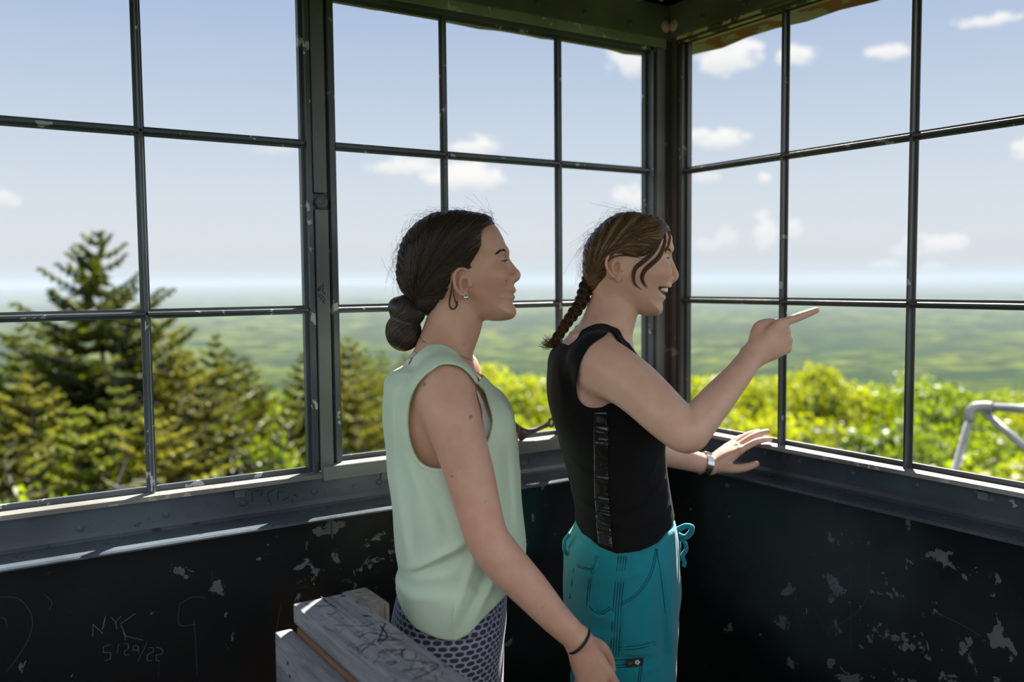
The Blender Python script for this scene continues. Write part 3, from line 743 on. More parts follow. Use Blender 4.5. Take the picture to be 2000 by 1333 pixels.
def weld(o, seams):
    """bridge the open rims left between the finer and coarser pieces of a body and relax them into one skin"""
    bm = bmesh.new(); bm.from_mesh(o.data)
    for c, r in seams:
        c = Vector(c); es = [e for e in bm.edges if e.is_boundary and (e.verts[0].co-c).length < r]
        try: bmesh.ops.bridge_loops(bm, edges=es)
        except Exception as ex: print('bridge', ex)
        nv = {v for e in es if e.is_valid for v in e.verts}
        for _ in range(3): nv |= {e.other_vert(v) for v in nv for e in v.link_edges}
        for _ in range(8): bmesh.ops.smooth_vert(bm, verts=list(nv), factor=.5, use_axis_x=True, use_axis_y=True, use_axis_z=True)
    bmesh.ops.recalc_face_normals(bm, faces=bm.faces[:])
    bm.to_mesh(o.data); bm.free(); o.data.polygons.foreach_set('use_smooth', np.ones(len(o.data.polygons), dtype=bool))

class Poly2:
    """signed distance to a closed outline in the x-z plane, sampled on a grid"""
    def __init__(s, P, h=.0015, pad=.06, smooth=6):
        P = np.array(P, float)
        if smooth: 
            C = catmull(np.vstack([P[-1:], P, P[:2]]), smooth); P = C[smooth:-smooth]
        s.P = P; s.lo = P.min(0)-pad; s.h = h; n = np.ceil((P.max(0)+pad-s.lo)/h).astype(int)+1
        X = s.lo[0]+h*np.arange(n[0])[:, None]; Z = s.lo[1]+h*np.arange(n[1])[None, :]
        D = np.full(tuple(n), 1e9); ins = np.zeros(tuple(n), bool)
        for i in range(len(P)):
            a, b = P[i-1], P[i]; ab = b-a; t = np.clip(((X-a[0])*ab[0]+(Z-a[1])*ab[1])/(ab@ab+1e-15), 0, 1)
            D = np.minimum(D, (X-a[0]-t*ab[0])**2+(Z-a[1]-t*ab[1])**2)
            cr = ((a[1] > Z) != (b[1] > Z)) & (X < (b[0]-a[0])*(Z-a[1])/((b[1]-a[1]) if abs(b[1]-a[1]) > 1e-12 else 1e-12)+a[0]); ins ^= cr
        s.D = np.where(ins, -1, 1)*np.sqrt(D)
    def __call__(s, X, Z):
        fx = np.clip((X-s.lo[0])/s.h, 0, s.D.shape[0]-1.001); fz = np.clip((Z-s.lo[1])/s.h, 0, s.D.shape[1]-1.001)
        i = fx.astype(int); k = fz.astype(int); u = fx-i; v = fz-k; D = s.D
        return (D[i, k]*(1-u)+D[i+1, k]*u)*(1-v)+(D[i, k+1]*(1-u)+D[i+1, k+1]*u)*v

EX = np.array([RT[0], RT[1], 0]); EX /= np.linalg.norm(EX); EY = np.array([FW[0], FW[1], 0]); EY /= np.linalg.norm(EY); EY -= EX*(EX@EY); EY /= np.linalg.norm(EY)
class Frame:
    """a person's own axes: X the way she faces, Y towards her far side, Z up; origin on the floor"""
    def __init__(s, px, depth):
        d = ray(px, 666.5); t = depth/(d@EY); p = CAM+d*t; s.O = np.array([p[0], p[1], 0.0]); s.depth = depth
    def __call__(s, x, y, Y=0.0):
        d = ray(x, y); t = (s.depth+Y)/(d@EY); p = CAM+d*t-s.O; return np.array([p@EX, Y, p[2]])
    def xz(s, x, y, Y=0.0): p = s(x, y, Y); return (p[0], p[2])
    def loc(s, w): q = np.asarray(w, float)-s.O; return np.array([q@EX, q@EY, q[2]])
    def root(s, name): return empty(name, s.O, math.atan2(EX[1], EX[0]))
    def rows(s, R, Y=0.0):
        """px rows (y, back, front, half width[, yc]) -> loft sections"""
        out = []
        for r in R:
            b = s(r[1], r[0], Y); f = s(r[2], r[0], Y); out.append(((b[2]+f[2])/2, b[0], f[0])+tuple(r[3:]))
        return out

def head_fn(outline, zs, ws, Ds, sc=.06):
    """skull and face swept sideways from the profile outline: half width and roundness vary with height"""
    P = Poly2(outline); o = np.argsort(zs); zs, ws, Ds = np.array(zs)[o], np.array(ws)[o], np.array(Ds)[o]
    def fn(X, Y, Z):
        d = P(X+0*Z, Z+0*X); w_ = np.interp(Z, zs, ws); D_ = np.interp(Z, zs, Ds)
        q = np.maximum(1+d/D_, 0); return (np.sqrt((Y/w_)**2+q*q)-1)*sc
    fn.P = P
    return fn

# skin, cloth and hair materials
def skin_mat(name, c):
    t = NT(name); v = t.coords('Object'); a = t.node('ShaderNodeVertexColor'); a.layer_name = 'tint'
    n = t.noise(v, 28, 4, .6); n2 = t.noise(v, 210, 3, .6)
    b = t.mix(t.smooth(n, .3, .75), c, (c[0]*.93, c[1]*.86, c[2]*.82))
    fr = t.smooth(n2, .66, .74); b = t.mix(t.math('MULTIPLY', fr, .18), b, (c[0]*.6, c[1]*.42, c[2]*.34))
    b = t.mix(a.outputs['Alpha'], b, a.outputs['Color'])
    t.base(b); t.set(Roughness=.47, **{'Subsurface_Weight': .22, 'Subsurface_Radius': (1.0, .35, .2), 'Subsurface_Scale': .006, 'Specular_IOR_Level': .42})
    t.bump(t.noise(v, 900, 2), .12, .0006); return t.m
M['skin_a'] = skin_mat('skin_tan', (.60, .365, .268)); M['skin_b'] = skin_mat('skin_fair', (.67, .435, .335))
def hair_mat(name, c0, c1, c2):
    t = NT(name); a = t.node('ShaderNodeVertexColor'); a.layer_name = 'tint'
    r = t.ramp(a.outputs['Color'], [(0.0, c0), (.55, c1), (1.0, c2)]); t.base(r)
    t.set(Roughness=.42, **{'Specular_IOR_Level': .45}); return t.m
M['hair_a'] = hair_mat('dark_brown_hair', (.013, .009, .007), (.045, .030, .021), (.15, .098, .066))
M['hair_b'] = hair_mat('chestnut_hair_with_golden_streaks', (.042, .022, .012), (.125, .070, .034), (.34, .215, .095))
M['eye_white'] = plain('eye_white', (.40, .35, .32), .25); M['iris'] = plain('dark_iris', (.03, .018, .010), .15)
M['lash'] = plain('dark_lashes', (.012, .008, .006), .6)

def strands(name, curves, rad, mat, parent, shade, seg=3):
    """many thin hair strands as one mesh; curves (m, n, 3), rad scalar or (n,), shade (m,)"""
    C = np.asarray(curves, float); m, n, _ = C.shape; T = np.gradient(C, axis=1); T /= np.linalg.norm(T, axis=2, keepdims=True)+1e-12
    ref = np.array([.21, .37, .9]); A_ = np.cross(T, ref); A_ /= np.linalg.norm(A_, axis=2, keepdims=True)+1e-12; B_ = np.cross(T, A_)
    r = np.broadcast_to(np.asarray(rad, float), (m, n)) if np.ndim(rad) < 2 else rad
    V = np.stack([C+r[..., None]*(math.cos(2*PI*k/seg)*A_+math.sin(2*PI*k/seg)*B_) for k in range(seg)], 2)
    I_ = np.arange(m*n*seg).reshape(m, n, seg); Fq = []
    for k in range(seg):
        k2 = (k+1) % seg; Fq.append(np.stack([I_[:, :-1, k], I_[:, :-1, k2], I_[:, 1:, k2], I_[:, 1:, k]], -1).reshape(-1, 4))
    o = mesh_obj(name, V.reshape(-1, 3), np.concatenate(Fq), mat, parent, smooth=True)
    ca = o.data.color_attributes.new('tint', 'FLOAT_COLOR', 'POINT'); s_ = np.repeat(np.asarray(shade, float), n*seg)
    ca.data.foreach_set('color', np.stack([s_, s_, s_, np.ones_like(s_)], 1).astype(np.float32).ravel()); return o

def finger(Fd, pts, r, k=.004): Fd.chain(pts, r, k, 3)
# ------------------------------------------------------------------ woman in the mint top
A = Frame(885, 1.76)
pa = A.root('person'); tag(pa, 'woman with a dark low bun wearing a sleeveless mint top and patterned leggings', 'person')
def pxl(fr, L, Y=0.0): return [fr.xz(x, y, Y) for x, y in L]
HA = [(966,439),(979.4,458.8),(987.5,478),(991,492),(987.5,503),(990.5,515),(995,530),(998.5,545),(1001,556),(1004.5,561),(1006.5,567.5),(1002,574.5),(1004.5,581),(1001,590),(1006.5,602),(1008.5,612),(1002,622),(985,626.5),(960,627),(935,622),(915,610),(890,602),(858,603),(825,592),(800,572),(788,545),(784,512),(789,480),(805,450),(832,430),(866,421),(905,421),(940,428)]
zr = lambda fr, ys: [fr(900, y)[2] for y in ys]
hA = head_fn(pxl(A, HA), zr(A, [400, 440, 485, 512, 545, 575, 600, 628]), [.070, .072, .0725, .069, .065, .059, .051, .042], [.060, .060, .056, .052, .050, .047, .040, .030])


def add_face(Fd, fr, hf, S):
    """S: px landmarks of the profile"""
    P = lambda x, y, Y=0.0: fr(x, y, 0.0)*np.array([1, 0, 1])+np.array([0, Y, 0])
    lo = np.array([hf.P.P[:, 0].min()-.02, -.085, hf.P.P[:, 1].min()-.02]); hi = np.array([hf.P.P[:, 0].max()+.03, .085, hf.P.P[:, 1].max()+.02])
    Fd.op(hf, lo, hi, .012)
    for sd_ in (-1, 1):                                                # eye sockets, cheekbones
        ex, ey = S['eye']; Fd.ell(P(ex+15, ey-1, sd_*.033), (.013, .017, .0115), .012, mode='cut')
        cx, cy = S['cheek']; Fd.ell(P(cx, cy, sd_*.047), (.020, .013, .016), .022)
    for q in S['brow']: Fd.chain([P(q[0], q[1], -.040), P(q[0]+8, q[1]-1, -.018), P(q[0]+8, q[1]-1, .018), P(q[0], q[1], .040)], [.005, .007, .007, .005], .012)
    nb = S['nose']; Fd.chain([P(*q[:2]) for q in nb], [q[2] for q in nb], .009, 4)
    ax_, ay_ = S['ala']
    for sd_ in (-1, 1):
        Fd.ell(P(ax_, ay_, sd_*.0105), (.0085, .0062, .0075), .005)
        Fd.ell(P(S['nostril'][0], S['nostril'][1], sd_*.0062), (.0062, .0030, .0034), .003, mode='cut')
    for sd_ in (-1, 1):
        ex, ey = S['eye']; c = P(ex, ey, sd_*.031); Fd.ell(c, (.0134,)*3, .004)
        Fd.ell(c+np.array([.0105, sd_*.002, -.0002]), (.0065, .0128, S.get('open', .0042)), .0015, mode='cut')
    for q in S['lips']: 
        Fd.chain([P(q[2], q[3], -.023), P(q[0]-2, q[1], -.011), P(q[0], q[1], 0), P(q[0]-2, q[1], .011), P(q[2], q[3], .023)], [.002, q[4], q[4]*1.1, q[4], .002], .004, 4)

def add_ear(Fd, fr, helix, lobe, anti, plate, concha, tragus, y0):
    for sd_ in (-1, 1):
        P = lambda x, y, o: fr(x, y, -y0)*np.array([1, 0, 1])+np.array([0, sd_*(y0+o), 0])
        Fd.ell(P(plate[0], plate[1], .001), (plate[2], .0055, plate[3]), .006, rot=[[math.cos(plate[4]), 0, math.sin(plate[4])], [0, 1, 0], [-math.sin(plate[4]), 0, math.cos(plate[4])]])
        Fd.chain([P(x, y, o) for x, y, o in helix], [.0030]*len(helix), .0025, 4)
        Fd.chain([P(x, y, o) for x, y, o in anti], [.0028]*len(anti), .003, 4)
        Fd.ell(P(lobe[0], lobe[1], .002), (.0065, .0042, .0080), .004)
        Fd.ell(P(concha[0], concha[1], .0060), (.0072, .0095, .0100), .003, mode='cut')
        Fd.ell(P(tragus[0], tragus[1], .001), (.0040, .0040, .0058), .004)

FACE_A = dict(eye=(975, 512.5), cheek=(970, 540), brow=[(977, 494)], nose=[(986, 503, .0062), (994, 516, .0066), (1002.5, 528, .0074), (1007.5, 538, .0096), (1004, 546, .0070), (999, 551, .0060)],
              ala=(998, 545), nostril=(1005, 552), lips=[(1001.5, 567.5, 985, 573.5, .0052), (1000, 581, 985, 575, .0050)], open=.0027)
def neck_and_torso_A(Fd):
    Fd.chain([A(897, 590), A(886, 635), A(870, 680), A(862, 720)], [.052, .0545, .055, .062], .030, 5)
    for s_ in (-1, 1):
        Fd.chain([A(862, 690)*[1, 0, 1]+[0, s_*.040, 0], A(866, 712)*[1, 0, 1]+[0, s_*.095, 0], A(872, 742)*[1, 0, 1]+[0, s_*.145, 0]], [.036, .034, .042], .035, 5)
        Fd.ell(A(848, 800)*[1, 0, 1]+[0, s_*.085, 0], (.055, .065, .09), .03)
        Fd.ell(A(950, 832)*[1, 0, 1]+[0, s_*.072, 0], (.048, .056, .055), .03)
    Fd.loft(A.rows([(705, 800, 900, .075), (735, 774, 928, .135), (780, 766, 955, .150), (840, 767, 968, .146), (900, 774, 972, .136), (960, 784, 975, .126), (1040, 793, 982, .122), (1120, 788, 984, .140), (1200, 777, 984, .160), (1290, 772, 975, .168), (1400, 772, 965, .165)]), .03)

def hand_fn(Fd, w, d, n, s, curls, spread=(.10, .02, -.05, -.13), thumb=None, sc=1.0, k=.0045):
    """right or left hand: w wrist, d towards the fingers, n back of the hand, s towards the thumb"""
    d, n, s = [np.array(q, float)/np.linalg.norm(q) for q in (d, n, s)]; n = n-d*(n@d); n /= np.linalg.norm(n); s = s-d*(s@d)-n*(s@n); s /= np.linalg.norm(s); w = np.array(w, float)
    kn = [(.083, .0265, .001), (.086, .0085, .003), (.081, -.0095, .002), (.073, -.0255, -.002)]
    ph = [(.041, .024, .019), (.045, .028, .020), (.042, .026, .019), (.033, .019, .017)]; rr = [.0088, .0090, .0086, .0076]
    tips = []
    for i in range(4):
        l, o, h = [q*sc for q in kn[i]]; K = w+d*l+s*o+n*h
        Fd.chain([w+s*o*.45, (w+K)/2+s*o*.1+n*.001, K], [.0135*sc, .0125*sc, rr[i]*1.12*sc], .010, 3)
        p = K; a = 0; pts = [K]; dd = d+s*spread[i]; dd /= np.linalg.norm(dd)
        for j in range(3):
            a += curls[i][j]; v = dd*math.cos(a)-n*math.sin(a); p = p+v*ph[i][j]*sc; pts.append(p)
        Fd.chain(pts, [rr[i]*sc, rr[i]*.98*sc, rr[i]*.88*sc, rr[i]*.74*sc], k, 3); tips.append(pts)
    Fd.ell(w+d*.050*sc-n*.006, (.030*sc, .014*sc, .040*sc), .012, rot=[s, n, d])
    if thumb:
        b, v1, v2, v3 = thumb; B = w+d*b[0]+s*b[1]+n*b[2]; pts = [B]
        for v, l in ((v1, .040), (v2, .030), (v3, .024)):
            q = d*v[0]+s*v[1]+n*v[2]; q /= np.linalg.norm(q); pts.append(pts[-1]+q*l*sc)
        Fd.chain(pts, [.0145*sc, .0115*sc, .0100*sc, .0080*sc], .008, 3); tips.append(pts)
    return tips

ARM_A = [(872, 758, -.150, .050), (878, 800, -.168, .052), (894, 850, -.180, .0475), (918, 930, -.186, .0435), (936, 1000, -.190, .0400), (952, 1052, -.192, .0385), (985, 1098, -.192, .0385), (1035, 1152, -.194, .0345), (1085, 1208, -.196, .0280), (1128, 1249, -.198, .0240)]
def arm_A(Fd):
    pts = [A(x, y, Y) for x, y, Y, r in ARM_A]; Fd.chain(pts, [r for *_, r in ARM_A], .022, 5)
    far = [p*[1, -1, 1]+[0, -.006, 0] for p in pts[:4]]+[np.array([pts[3][0]-.01*k, .178, pts[3][2]-dz]) for k, dz in enumerate((.06, .11, .16, .23, .30, .355))]; Fd.chain(far, [r for *_, r in ARM_A], .022, 5)
    return pts, far
def hand_A(Fd, Y=-.198):
    w = A(1128, 1249, Y); d = A(1160, 1318, Y)-w; n = np.array([.18, -1, .05]); s_ = A(1188, 1290, Y)-A(1150, 1318, Y)
    return hand_fn(Fd, w, d, n, s_, [(.30, .35, .2), (.50, .55, .3), (.62, .65, .4), (.75, .75, .4)], thumb=((.016, .014, -.008), (.75, .55, -.45), (.95, .15, -.3), (1, -.1, -.2)), sc=.98)

zb_head = A(900, 652)[2]                                               # head piece above, body piece below
FA = Field((-.16, -.12, zb_head-.008), (.165, .12, A(900, 400)[2]), .0016*Q)
neck_and_torso_A(FA); add_face(FA, A, hA, FACE_A)
add_ear(FA, A, [(909, 546, .003), (915, 533, .004), (906, 525.5, .006), (896, 526.5, .009), (888.5, 537, .011), (888, 552, .011), (892.5, 565, .009), (901, 577, .006)], (908.5, 578),
        [(911, 538, .004), (902, 542, .006), (898.5, 554, .007), (902.5, 566, .006), (908, 571, .005)], (903, 551, .0150, .0265, -.22), (909, 556.5), (918, 556), .0655)
FB = Field((-.20, -.255, .545), (.25, .255, zb_head+.012), .0031*Q)
neck_and_torso_A(FB); arm_pts, far_pts = arm_A(FB); hand_fn(FB, far_pts[-1], (.10, .02, -1), (-.1, 1, 0), (1, .1, .1), [(.25, .3, .2)]*4, thumb=((.016, .014, -.008), (.75, .55, -.45), (.95, .15, -.3), (1, -.1, -.2))); FB.op(hA, (-.12, -.08, zb_head-.02), (.14, .08, zb_head+.05), .012)
for s_ in (-1, 1):
    FB.chain([A(868, 1300)*[1, 0, 1]+[0, s_*.085, 0], A(866, 1400)*[1, 0, 1]+[0, s_*.085, 0]], [.082, .078], .03)
wy = arm_pts[-1]; FH = Field(wy+[-.05, -.06, -.21], wy+[.13, .05, .035], .0017*Q)
FH.chain(arm_pts[-3:], [.0345, .0280, .0240], .01, 5); hand_A(FH)
# cut the pieces where they overlap, a hand's width above the wrist band
nf = (arm_pts[-1]-arm_pts[-2]); nf /= np.linalg.norm(nf); cw = arm_pts[-1]-nf*.008
def tint_A(V):
    c = np.zeros((len(V), 4)); 
    def spot(p, r, col, a, ysc=1.0, soft=.6):
        d = np.sqrt(((V[:, 0]-p[0]))**2+((V[:, 2]-p[2]))**2+((V[:, 1]-p[1])*ysc)**2); w_ = np.clip((r-d)/(r*soft), 0, 1)*a
        m_ = w_ > c[:, 3]; c[m_, :3] = col; c[m_, 3] = w_[m_]
    P = lambda x, y, Y=0.0: A(x, y, Y)
    spot(A(966, 548)*[1, 0, 1]+[0, -.055, 0], .032, (.56, .27, .205), .62)
    for q in [(x, y) for x, y in ((903, 530), (893, 545), (900, 565), (908, 580))]: spot(A(q[0], q[1], -.072), .016, (.50, .245, .18), .45)
    for yy in np.linspace(-.021, .021, 9):
        k = 1-(abs(yy)/.024)**2; spot(A(1006-22*(1-k), 568.3+2*(1-k))*[1, 0, 1]+[0, yy, 0], .0058, (.43, .145, .13), .9); spot(A(1004.5-20*(1-k), 580-3*(1-k))*[1, 0, 1]+[0, yy, 0], .0058, (.43, .145, .13), .9)
    for x, y in ((827, 753), (920, 813), (900, 907), (884, 926), (949, 973), (1058, 1177), (906, 672), (988, 549)):
        spot(A(x, y, -.20 if y > 740 else -.05), .0042 if y > 740 else .0022, (.12, .05, .03), .9, .12)
    return c
person_a = sdf_mesh('body', [clip(FA.mesh(), lambda V: zb_head-V[:, 2], -.0015), clip(clip(FB.mesh(), lambda V: V[:, 2]-zb_head, -.0005), lambda V: np.where(np.abs(V[:, 1]-wy[1]) < .06, np.where(V[:, 0] > .1, (V-cw)@nf, -.1), -.1), -.0005), clip(FH.mesh(), lambda V: -(V-cw)@nf, -.0012)], M['skin_a'], pa, tint_A); weld(person_a, [(A(878, 652), .085), (cw, .05)])
for s_ in (-1, 1):
    c = A(975, 512.5)*[1, 0, 1]+[0, s_*.031, 0]; mb = MB(); bm = bmesh.new(); bmesh.ops.create_uvsphere(bm, u_segments=24, v_segments=16, radius=.0121)
    for v_ in bm.verts: v_.co += Vector(c)
    mb.bm(bm); e_ = mb.build('eye', M['eye_white'], pa, smooth=True)
    mb = MB(); mb.lathe([(.0058, -.0010), (.0050, .0002), (.0025, .0012), (.0003, .0014)], c+np.array([.0108, 0, .0003]), (1, 0, 0), 16); mb.build('iris', M['iris'], e_, smooth=True)
# ---- hair, clothes and small things of the first woman
def hair_surface(hf_zs, hf_ws, hf_D, P2):
    """outer hair surface: half width at (x, z)"""
    o = np.argsort(hf_zs); zs, ws, Ds = np.array(hf_zs)[o], np.array(hf_ws)[o], np.array(hf_D)[o]
    def fn(x, z):
        d = P2(x, z); q = np.maximum(1+d/np.interp(z, zs, Ds), 0); return np.interp(z, zs, ws)*np.sqrt(np.maximum(1-q*q, 0))
    return fn
HAIR_OUT_A = [(967,438),(958,424.6),(942.6,417),(916,412.3),(879.6,411),(848,416),(826,426.5),(805,443),(789,464),(780.5,485),(775.5,511),(773.5,532),(776,551),(785,570),(798,585),(815,606),(838,618),(862,608),(885,600),(935,560),(975,520),(985,480)]
hzA = zr(A, [400, 440, 485, 512, 545, 575, 600, 628]); hwA = [.079, .081, .0815, .078, .0725, .066, .056, .045]; hDA = [.064]*8
hairA = head_fn(pxl(A, HAIR_OUT_A), hzA, hwA, hDA)
HAIR_REG_A = [(972,434),(962,440),(953,445),(945,452),(942.5,466),(942.5,480),(938,492),(932,502),(926,512),(923,519),(931,530),(924,533),(913,529),(905,523),(895,525),(886.5,535),(884.5,548),(884.5,566),(882,577),(875,590),(864,606),(838,622),(800,610),(740,600),(730,400),(960,390)]
regA = Poly2(pxl(A, HAIR_REG_A), smooth=3)
def groove(X, Z, tx, tz, n, amp, ph=0.0):
    th = np.arctan2(Z-tz, X-tx); r = np.hypot(X-tx, Z-tz)
    return amp*(np.sin(th*n+ph+9*np.sin(r*30))+.6*np.sin(th*n*2.3+1.7+14*r))
TA = A(811, 592)
F = Field((-.15, -.10, A(900, 640)[2]), (.14, .10, A(900, 398)[2]), .0016*Q)
F.op(lambda X, Y, Z: hairA(X, Y, Z)+groove(X, Z, TA[0], TA[2], 46, .0007)*np.ones_like(Y), F.lo, F.lo+F.h*F.n, 0)
F.op(lambda X, Y, Z: regA(X, Z)*np.ones_like(Y), F.lo, F.lo+F.h*F.n, .005, 'and')
def hair_tint(V): n = np.zeros((len(V), 4)); n[:, :3] = .12; n[:, 3] = 1; return n
hair_a = sdf_mesh('hair', [F.mesh()], M['hair_a'], pa, hair_tint)
hsA = hair_surface(hzA, hwA, hDA, hairA.P)
def comb(fr, hs, P2, reg, T, n, g, wav, lift, side_p=.75, seg=22, bow=.012, out=.0008):
    """strands lying on the head, combed from the hairline to the tie T"""
    lo, hi = reg.P.min(0), reg.P.max(0); C = []; S = []
    while len(C) < n:
        x0, z0 = g.uniform(lo[0], hi[0]), g.uniform(lo[1], hi[1])
        if reg(np.array([x0]), np.array([z0]))[0] > -.001 or P2(np.array([x0]), np.array([z0]))[0] > -.0008: continue
        L = math.hypot(x0-T[0], z0-T[2])
        if L < .025: continue
        t = np.linspace(0, 1, seg); mx, mz = (x0+T[0])/2, (z0+T[2])/2; nx, nz = -(T[2]-z0)/L, (T[0]-x0)/L; sn = 1 if nz > 0 else -1
        ph, fq = g.random()*6.28, 30+20*g.random(); e0 = np.abs(g.normal())*lift+out; sg = -1 if g.random() < side_p else 1
        for bmul in (1, 2.2, 3.6, 5.2, 7.0):
            b = bow*bmul*sn*L/.12
            x = (1-t)**2*x0+2*t*(1-t)*(mx+nx*b)+t*t*T[0]; z = (1-t)**2*z0+2*t*(1-t)*(mz+nz*b)+t*t*T[2]
            wv = wav*np.sin(fq*t*L/.12*.6+ph)*np.minimum(1, t*5); x = x+nx*wv; z = z+nz*wv
            y = hs(x, z); e = e0*np.sin(PI*np.clip(t*1.02, 0, 1))**.5
            d = P2(x, z); push = np.clip(d+.0002, 0, None)                       # keep silhouette strands on the outline
            gx = P2(x+.002, z)-P2(x-.002, z); gz_ = P2(x, z+.002)-P2(x, z-.002); gl_ = np.hypot(gx, gz_)+1e-9
            k = np.clip(1-y/.05, 0, 1)
            x = x+gx/gl_*(e*k-push); z = z+gz_/gl_*(e*k-push); y = sg*(hs(x, z)+e*(1-k))
            if not (reg(x, z) > .0015)[2:].any():
                C.append(np.stack([x, y, z], 1)); S.append(g.beta(2, 3.2)); break
    return np.array(C), np.array(S)
g = np.random.default_rng(5)
Cs, Ss = comb(A, hsA, hairA.P, regA, TA, 2600, g, .0011, .0011)
tp = np.linspace(0, 1, Cs.shape[1]); r_ = .00062*np.clip(np.minimum(1, (1-tp)*6+.3), .3, 1)
strands('hair_strands', Cs, np.tile(r_, (len(Cs), 1)), M['hair_a'], hair_a, Ss)
# bun: two coils wound under the tie
F = Field(A(745, 700)-[0, .06, 0], A(850, 560)+[0, .06, 0], .0016*Q)
by = .0; B1, B2 = A(788, 648), A(797, 608)
F.ell(B1, (.034, .040, .0375), .006); F.ell(B2, (.0335, .040, .032), .010); F.ell(A(776, 600), (.018, .028, .019), .008)
bx = (np.arange(F.n[0])*F.h+F.lo[0])[:, None, None]; bz = (np.arange(F.n[2])*F.h+F.lo[2])[None, None, :]; byy = (np.arange(F.n[1])*F.h+F.lo[1])[None, :, None]
th = np.arctan2(bz-B2[2]+.01, bx-B2[0]); rr_ = np.hypot(bx-B2[0], bz-B2[2]+.01)
F.F = F.F.astype(np.float32)
bun_a = sdf_mesh('hair_bun', [F.mesh()], M['hair_a'], hair_a, hair_tint)
C = []; S_ = []
axb = A(776, 672)-A(822, 602); axb /= np.linalg.norm(axb); pb1 = np.array([0, -1.0, 0]); pb2 = np.cross(axb, pb1)
for k in range(1300):
    c, r = (B1, np.array([.0343, .0402, .0378])) if g.random() < .55 else (B2, np.array([.0338, .0402, .0323]))
    ps = g.normal()*1.0 if g.random() < .8 else g.random()*6.28; a0 = .1+g.random()*1.6; t = np.linspace(0, 1, 16); a = a0+(.5+1.1*g.random())*t; a = np.clip(a, .05, 3.05); e = 1+.018*g.random(); sw = .35*np.sin(a*1.5+(2 if c is B2 else 0))
    d = np.outer(np.cos(a), axb)+np.sin(a)[:, None]*(np.cos(ps+sw)[:, None]*pb1+np.sin(ps+sw)[:, None]*pb2); C.append(c+d*r*e); S_.append(g.beta(2, 3))
strands('hair_strands', C, .00055, M['hair_a'], bun_a, S_)
mb = MB(); tc0 = A(813, 590); tn = A(822, 580)-A(805, 604); tn /= np.linalg.norm(tn)   # the tie sits between skull and bun
ta = A(830, 603)-A(798, 580); ta /= np.linalg.norm(ta)
mb.tube([tc0+ta*.0215*math.cos(q)+np.array([0, 1, 0])*.022*math.sin(q) for q in np.linspace(0, 2*PI, 33)], .0042, 8, cap=False)
M['elastic'] = plain('black_elastic', (.010, .010, .012), .7); mb.build('hair_tie', M['elastic'], pa, smooth=True)
# loose strands: fly-aways over the crown, a lock behind the ear, fuzz at the hairline
C = []; S_ = []; ol = catmull(np.array(pxl(A, HAIR_OUT_A[:14])), 10)
for k in range(170):
    i = g.integers(2, len(ol)-3); p = ol[i]; tg = ol[i+2]-ol[i-2]; tg /= np.linalg.norm(tg); nn = np.array([tg[1], -tg[0]]); nn *= np.sign(nn@(p-np.array([0, TA[2]+.06])))
    l = .007+.016*g.random()**2; t = np.linspace(0, 1, 12); cu = g.normal()*1.6; y0 = g.normal()*.02
    d = nn*math.cos(1.0)+tg*math.sin(1.0)*(1 if g.random() < .75 else -1)
    q = p[None]+np.outer(t*l, d)+np.outer(t*t*l*cu, tg)+np.outer(np.sin(t*9+g.random()*6)*.0014*t, nn)
    C.append(np.stack([q[:, 0], y0+g.normal()*.004*t, q[:, 1]], 1)); S_.append(.3+.6*g.random())
strands('loose_strands', C, .00017, M['hair_a'], hair_a, S_)
C = []; S_ = []
for k in range(16):
    o_ = g.normal(size=2)*.9; ctrl = [(884, 548), (880.5, 572), (877, 590), (880, 602), (887, 603), (893, 594)] if k % 3 else [(886, 566), (888, 582), (892, 594), (894, 588)]
    p = catmull(np.array([A(x+o_[0], y+o_[1], -.0675-.001*g.random())*[1, 0, 1]+[0, -.0675 if y < 585 else -.0625, 0] for x, y in ctrl]), 5); 
    n_ = 16; idx_ = np.linspace(0, len(p)-1, n_).astype(int); C.append(p[idx_]+g.normal(size=3)*.0004); S_.append(.25+.3*g.random())
strands('ear_lock', C, .00035, M['hair_a'], hair_a, S_)
# brows and lashes
def head_y(hf_zs, hf_ws, hf_Ds, P2, x, z): 
    return hair_surface(hf_zs, hf_ws, hf_Ds, P2)(np.array([x]), np.array([z]))[0]
zs_, ws_, Ds_ = zr(A, [400, 440, 485, 512, 545, 575, 600, 628]), [.070, .072, .0725, .069, .065, .059, .051, .042], [.060, .060, .056, .052, .050, .047, .040, .030]
def ray_y(Fd, x, z, sgn=-1):
    """lateral place of the skin at (x, z) on the near side, from the field"""
    i = int(round((x-Fd.lo[0])/Fd.h)); k = int(round((z-Fd.lo[2])/Fd.h)); col = Fd.F[min(max(i, 0), Fd.n[0]-1), :, min(max(k, 0), Fd.n[2]-1)]; q = np.where(col < 0)[0]
    if len(q) == 0: return 0.0
    i0 = q[0] if sgn < 0 else q[-1]; i1 = i0-1 if sgn < 0 else i0+1
    if i1 < 0 or i1 >= len(col): return Fd.lo[1]+Fd.h*i0
    return Fd.lo[1]+Fd.h*(i0+(i1-i0)*(-col[i0])/(col[i1]-col[i0]+1e-9))
M['brow_a'] = plain('dark_brown_brow', (.035, .020, .013), .7)
def brow(Fd, fr, ctrl, n, mat, parent, thick, g):
    C = []
    P_ = catmull(np.array(ctrl, float), 12)
    for sg in (-1, 1):
      C = []
      for k in range(n):
        i = g.integers(0, len(P_)-2); p = P_[i]+g.normal(size=2)*thick; d = (P_[i+1]-P_[i]); d /= np.linalg.norm(d)+1e-9
        pts = []
        for q in np.linspace(0, 1, 5):
            w = fr(p[0]-d[0]*q*5, p[1]-d[1]*q*5-q*1.2); y = ray_y(Fd, w[0], w[2], sg); pts.append([w[0], y+sg*.0006, w[2]])
        C.append(pts)
      strands('eyebrow', C, .00022, mat, parent, [.2]*len(C))
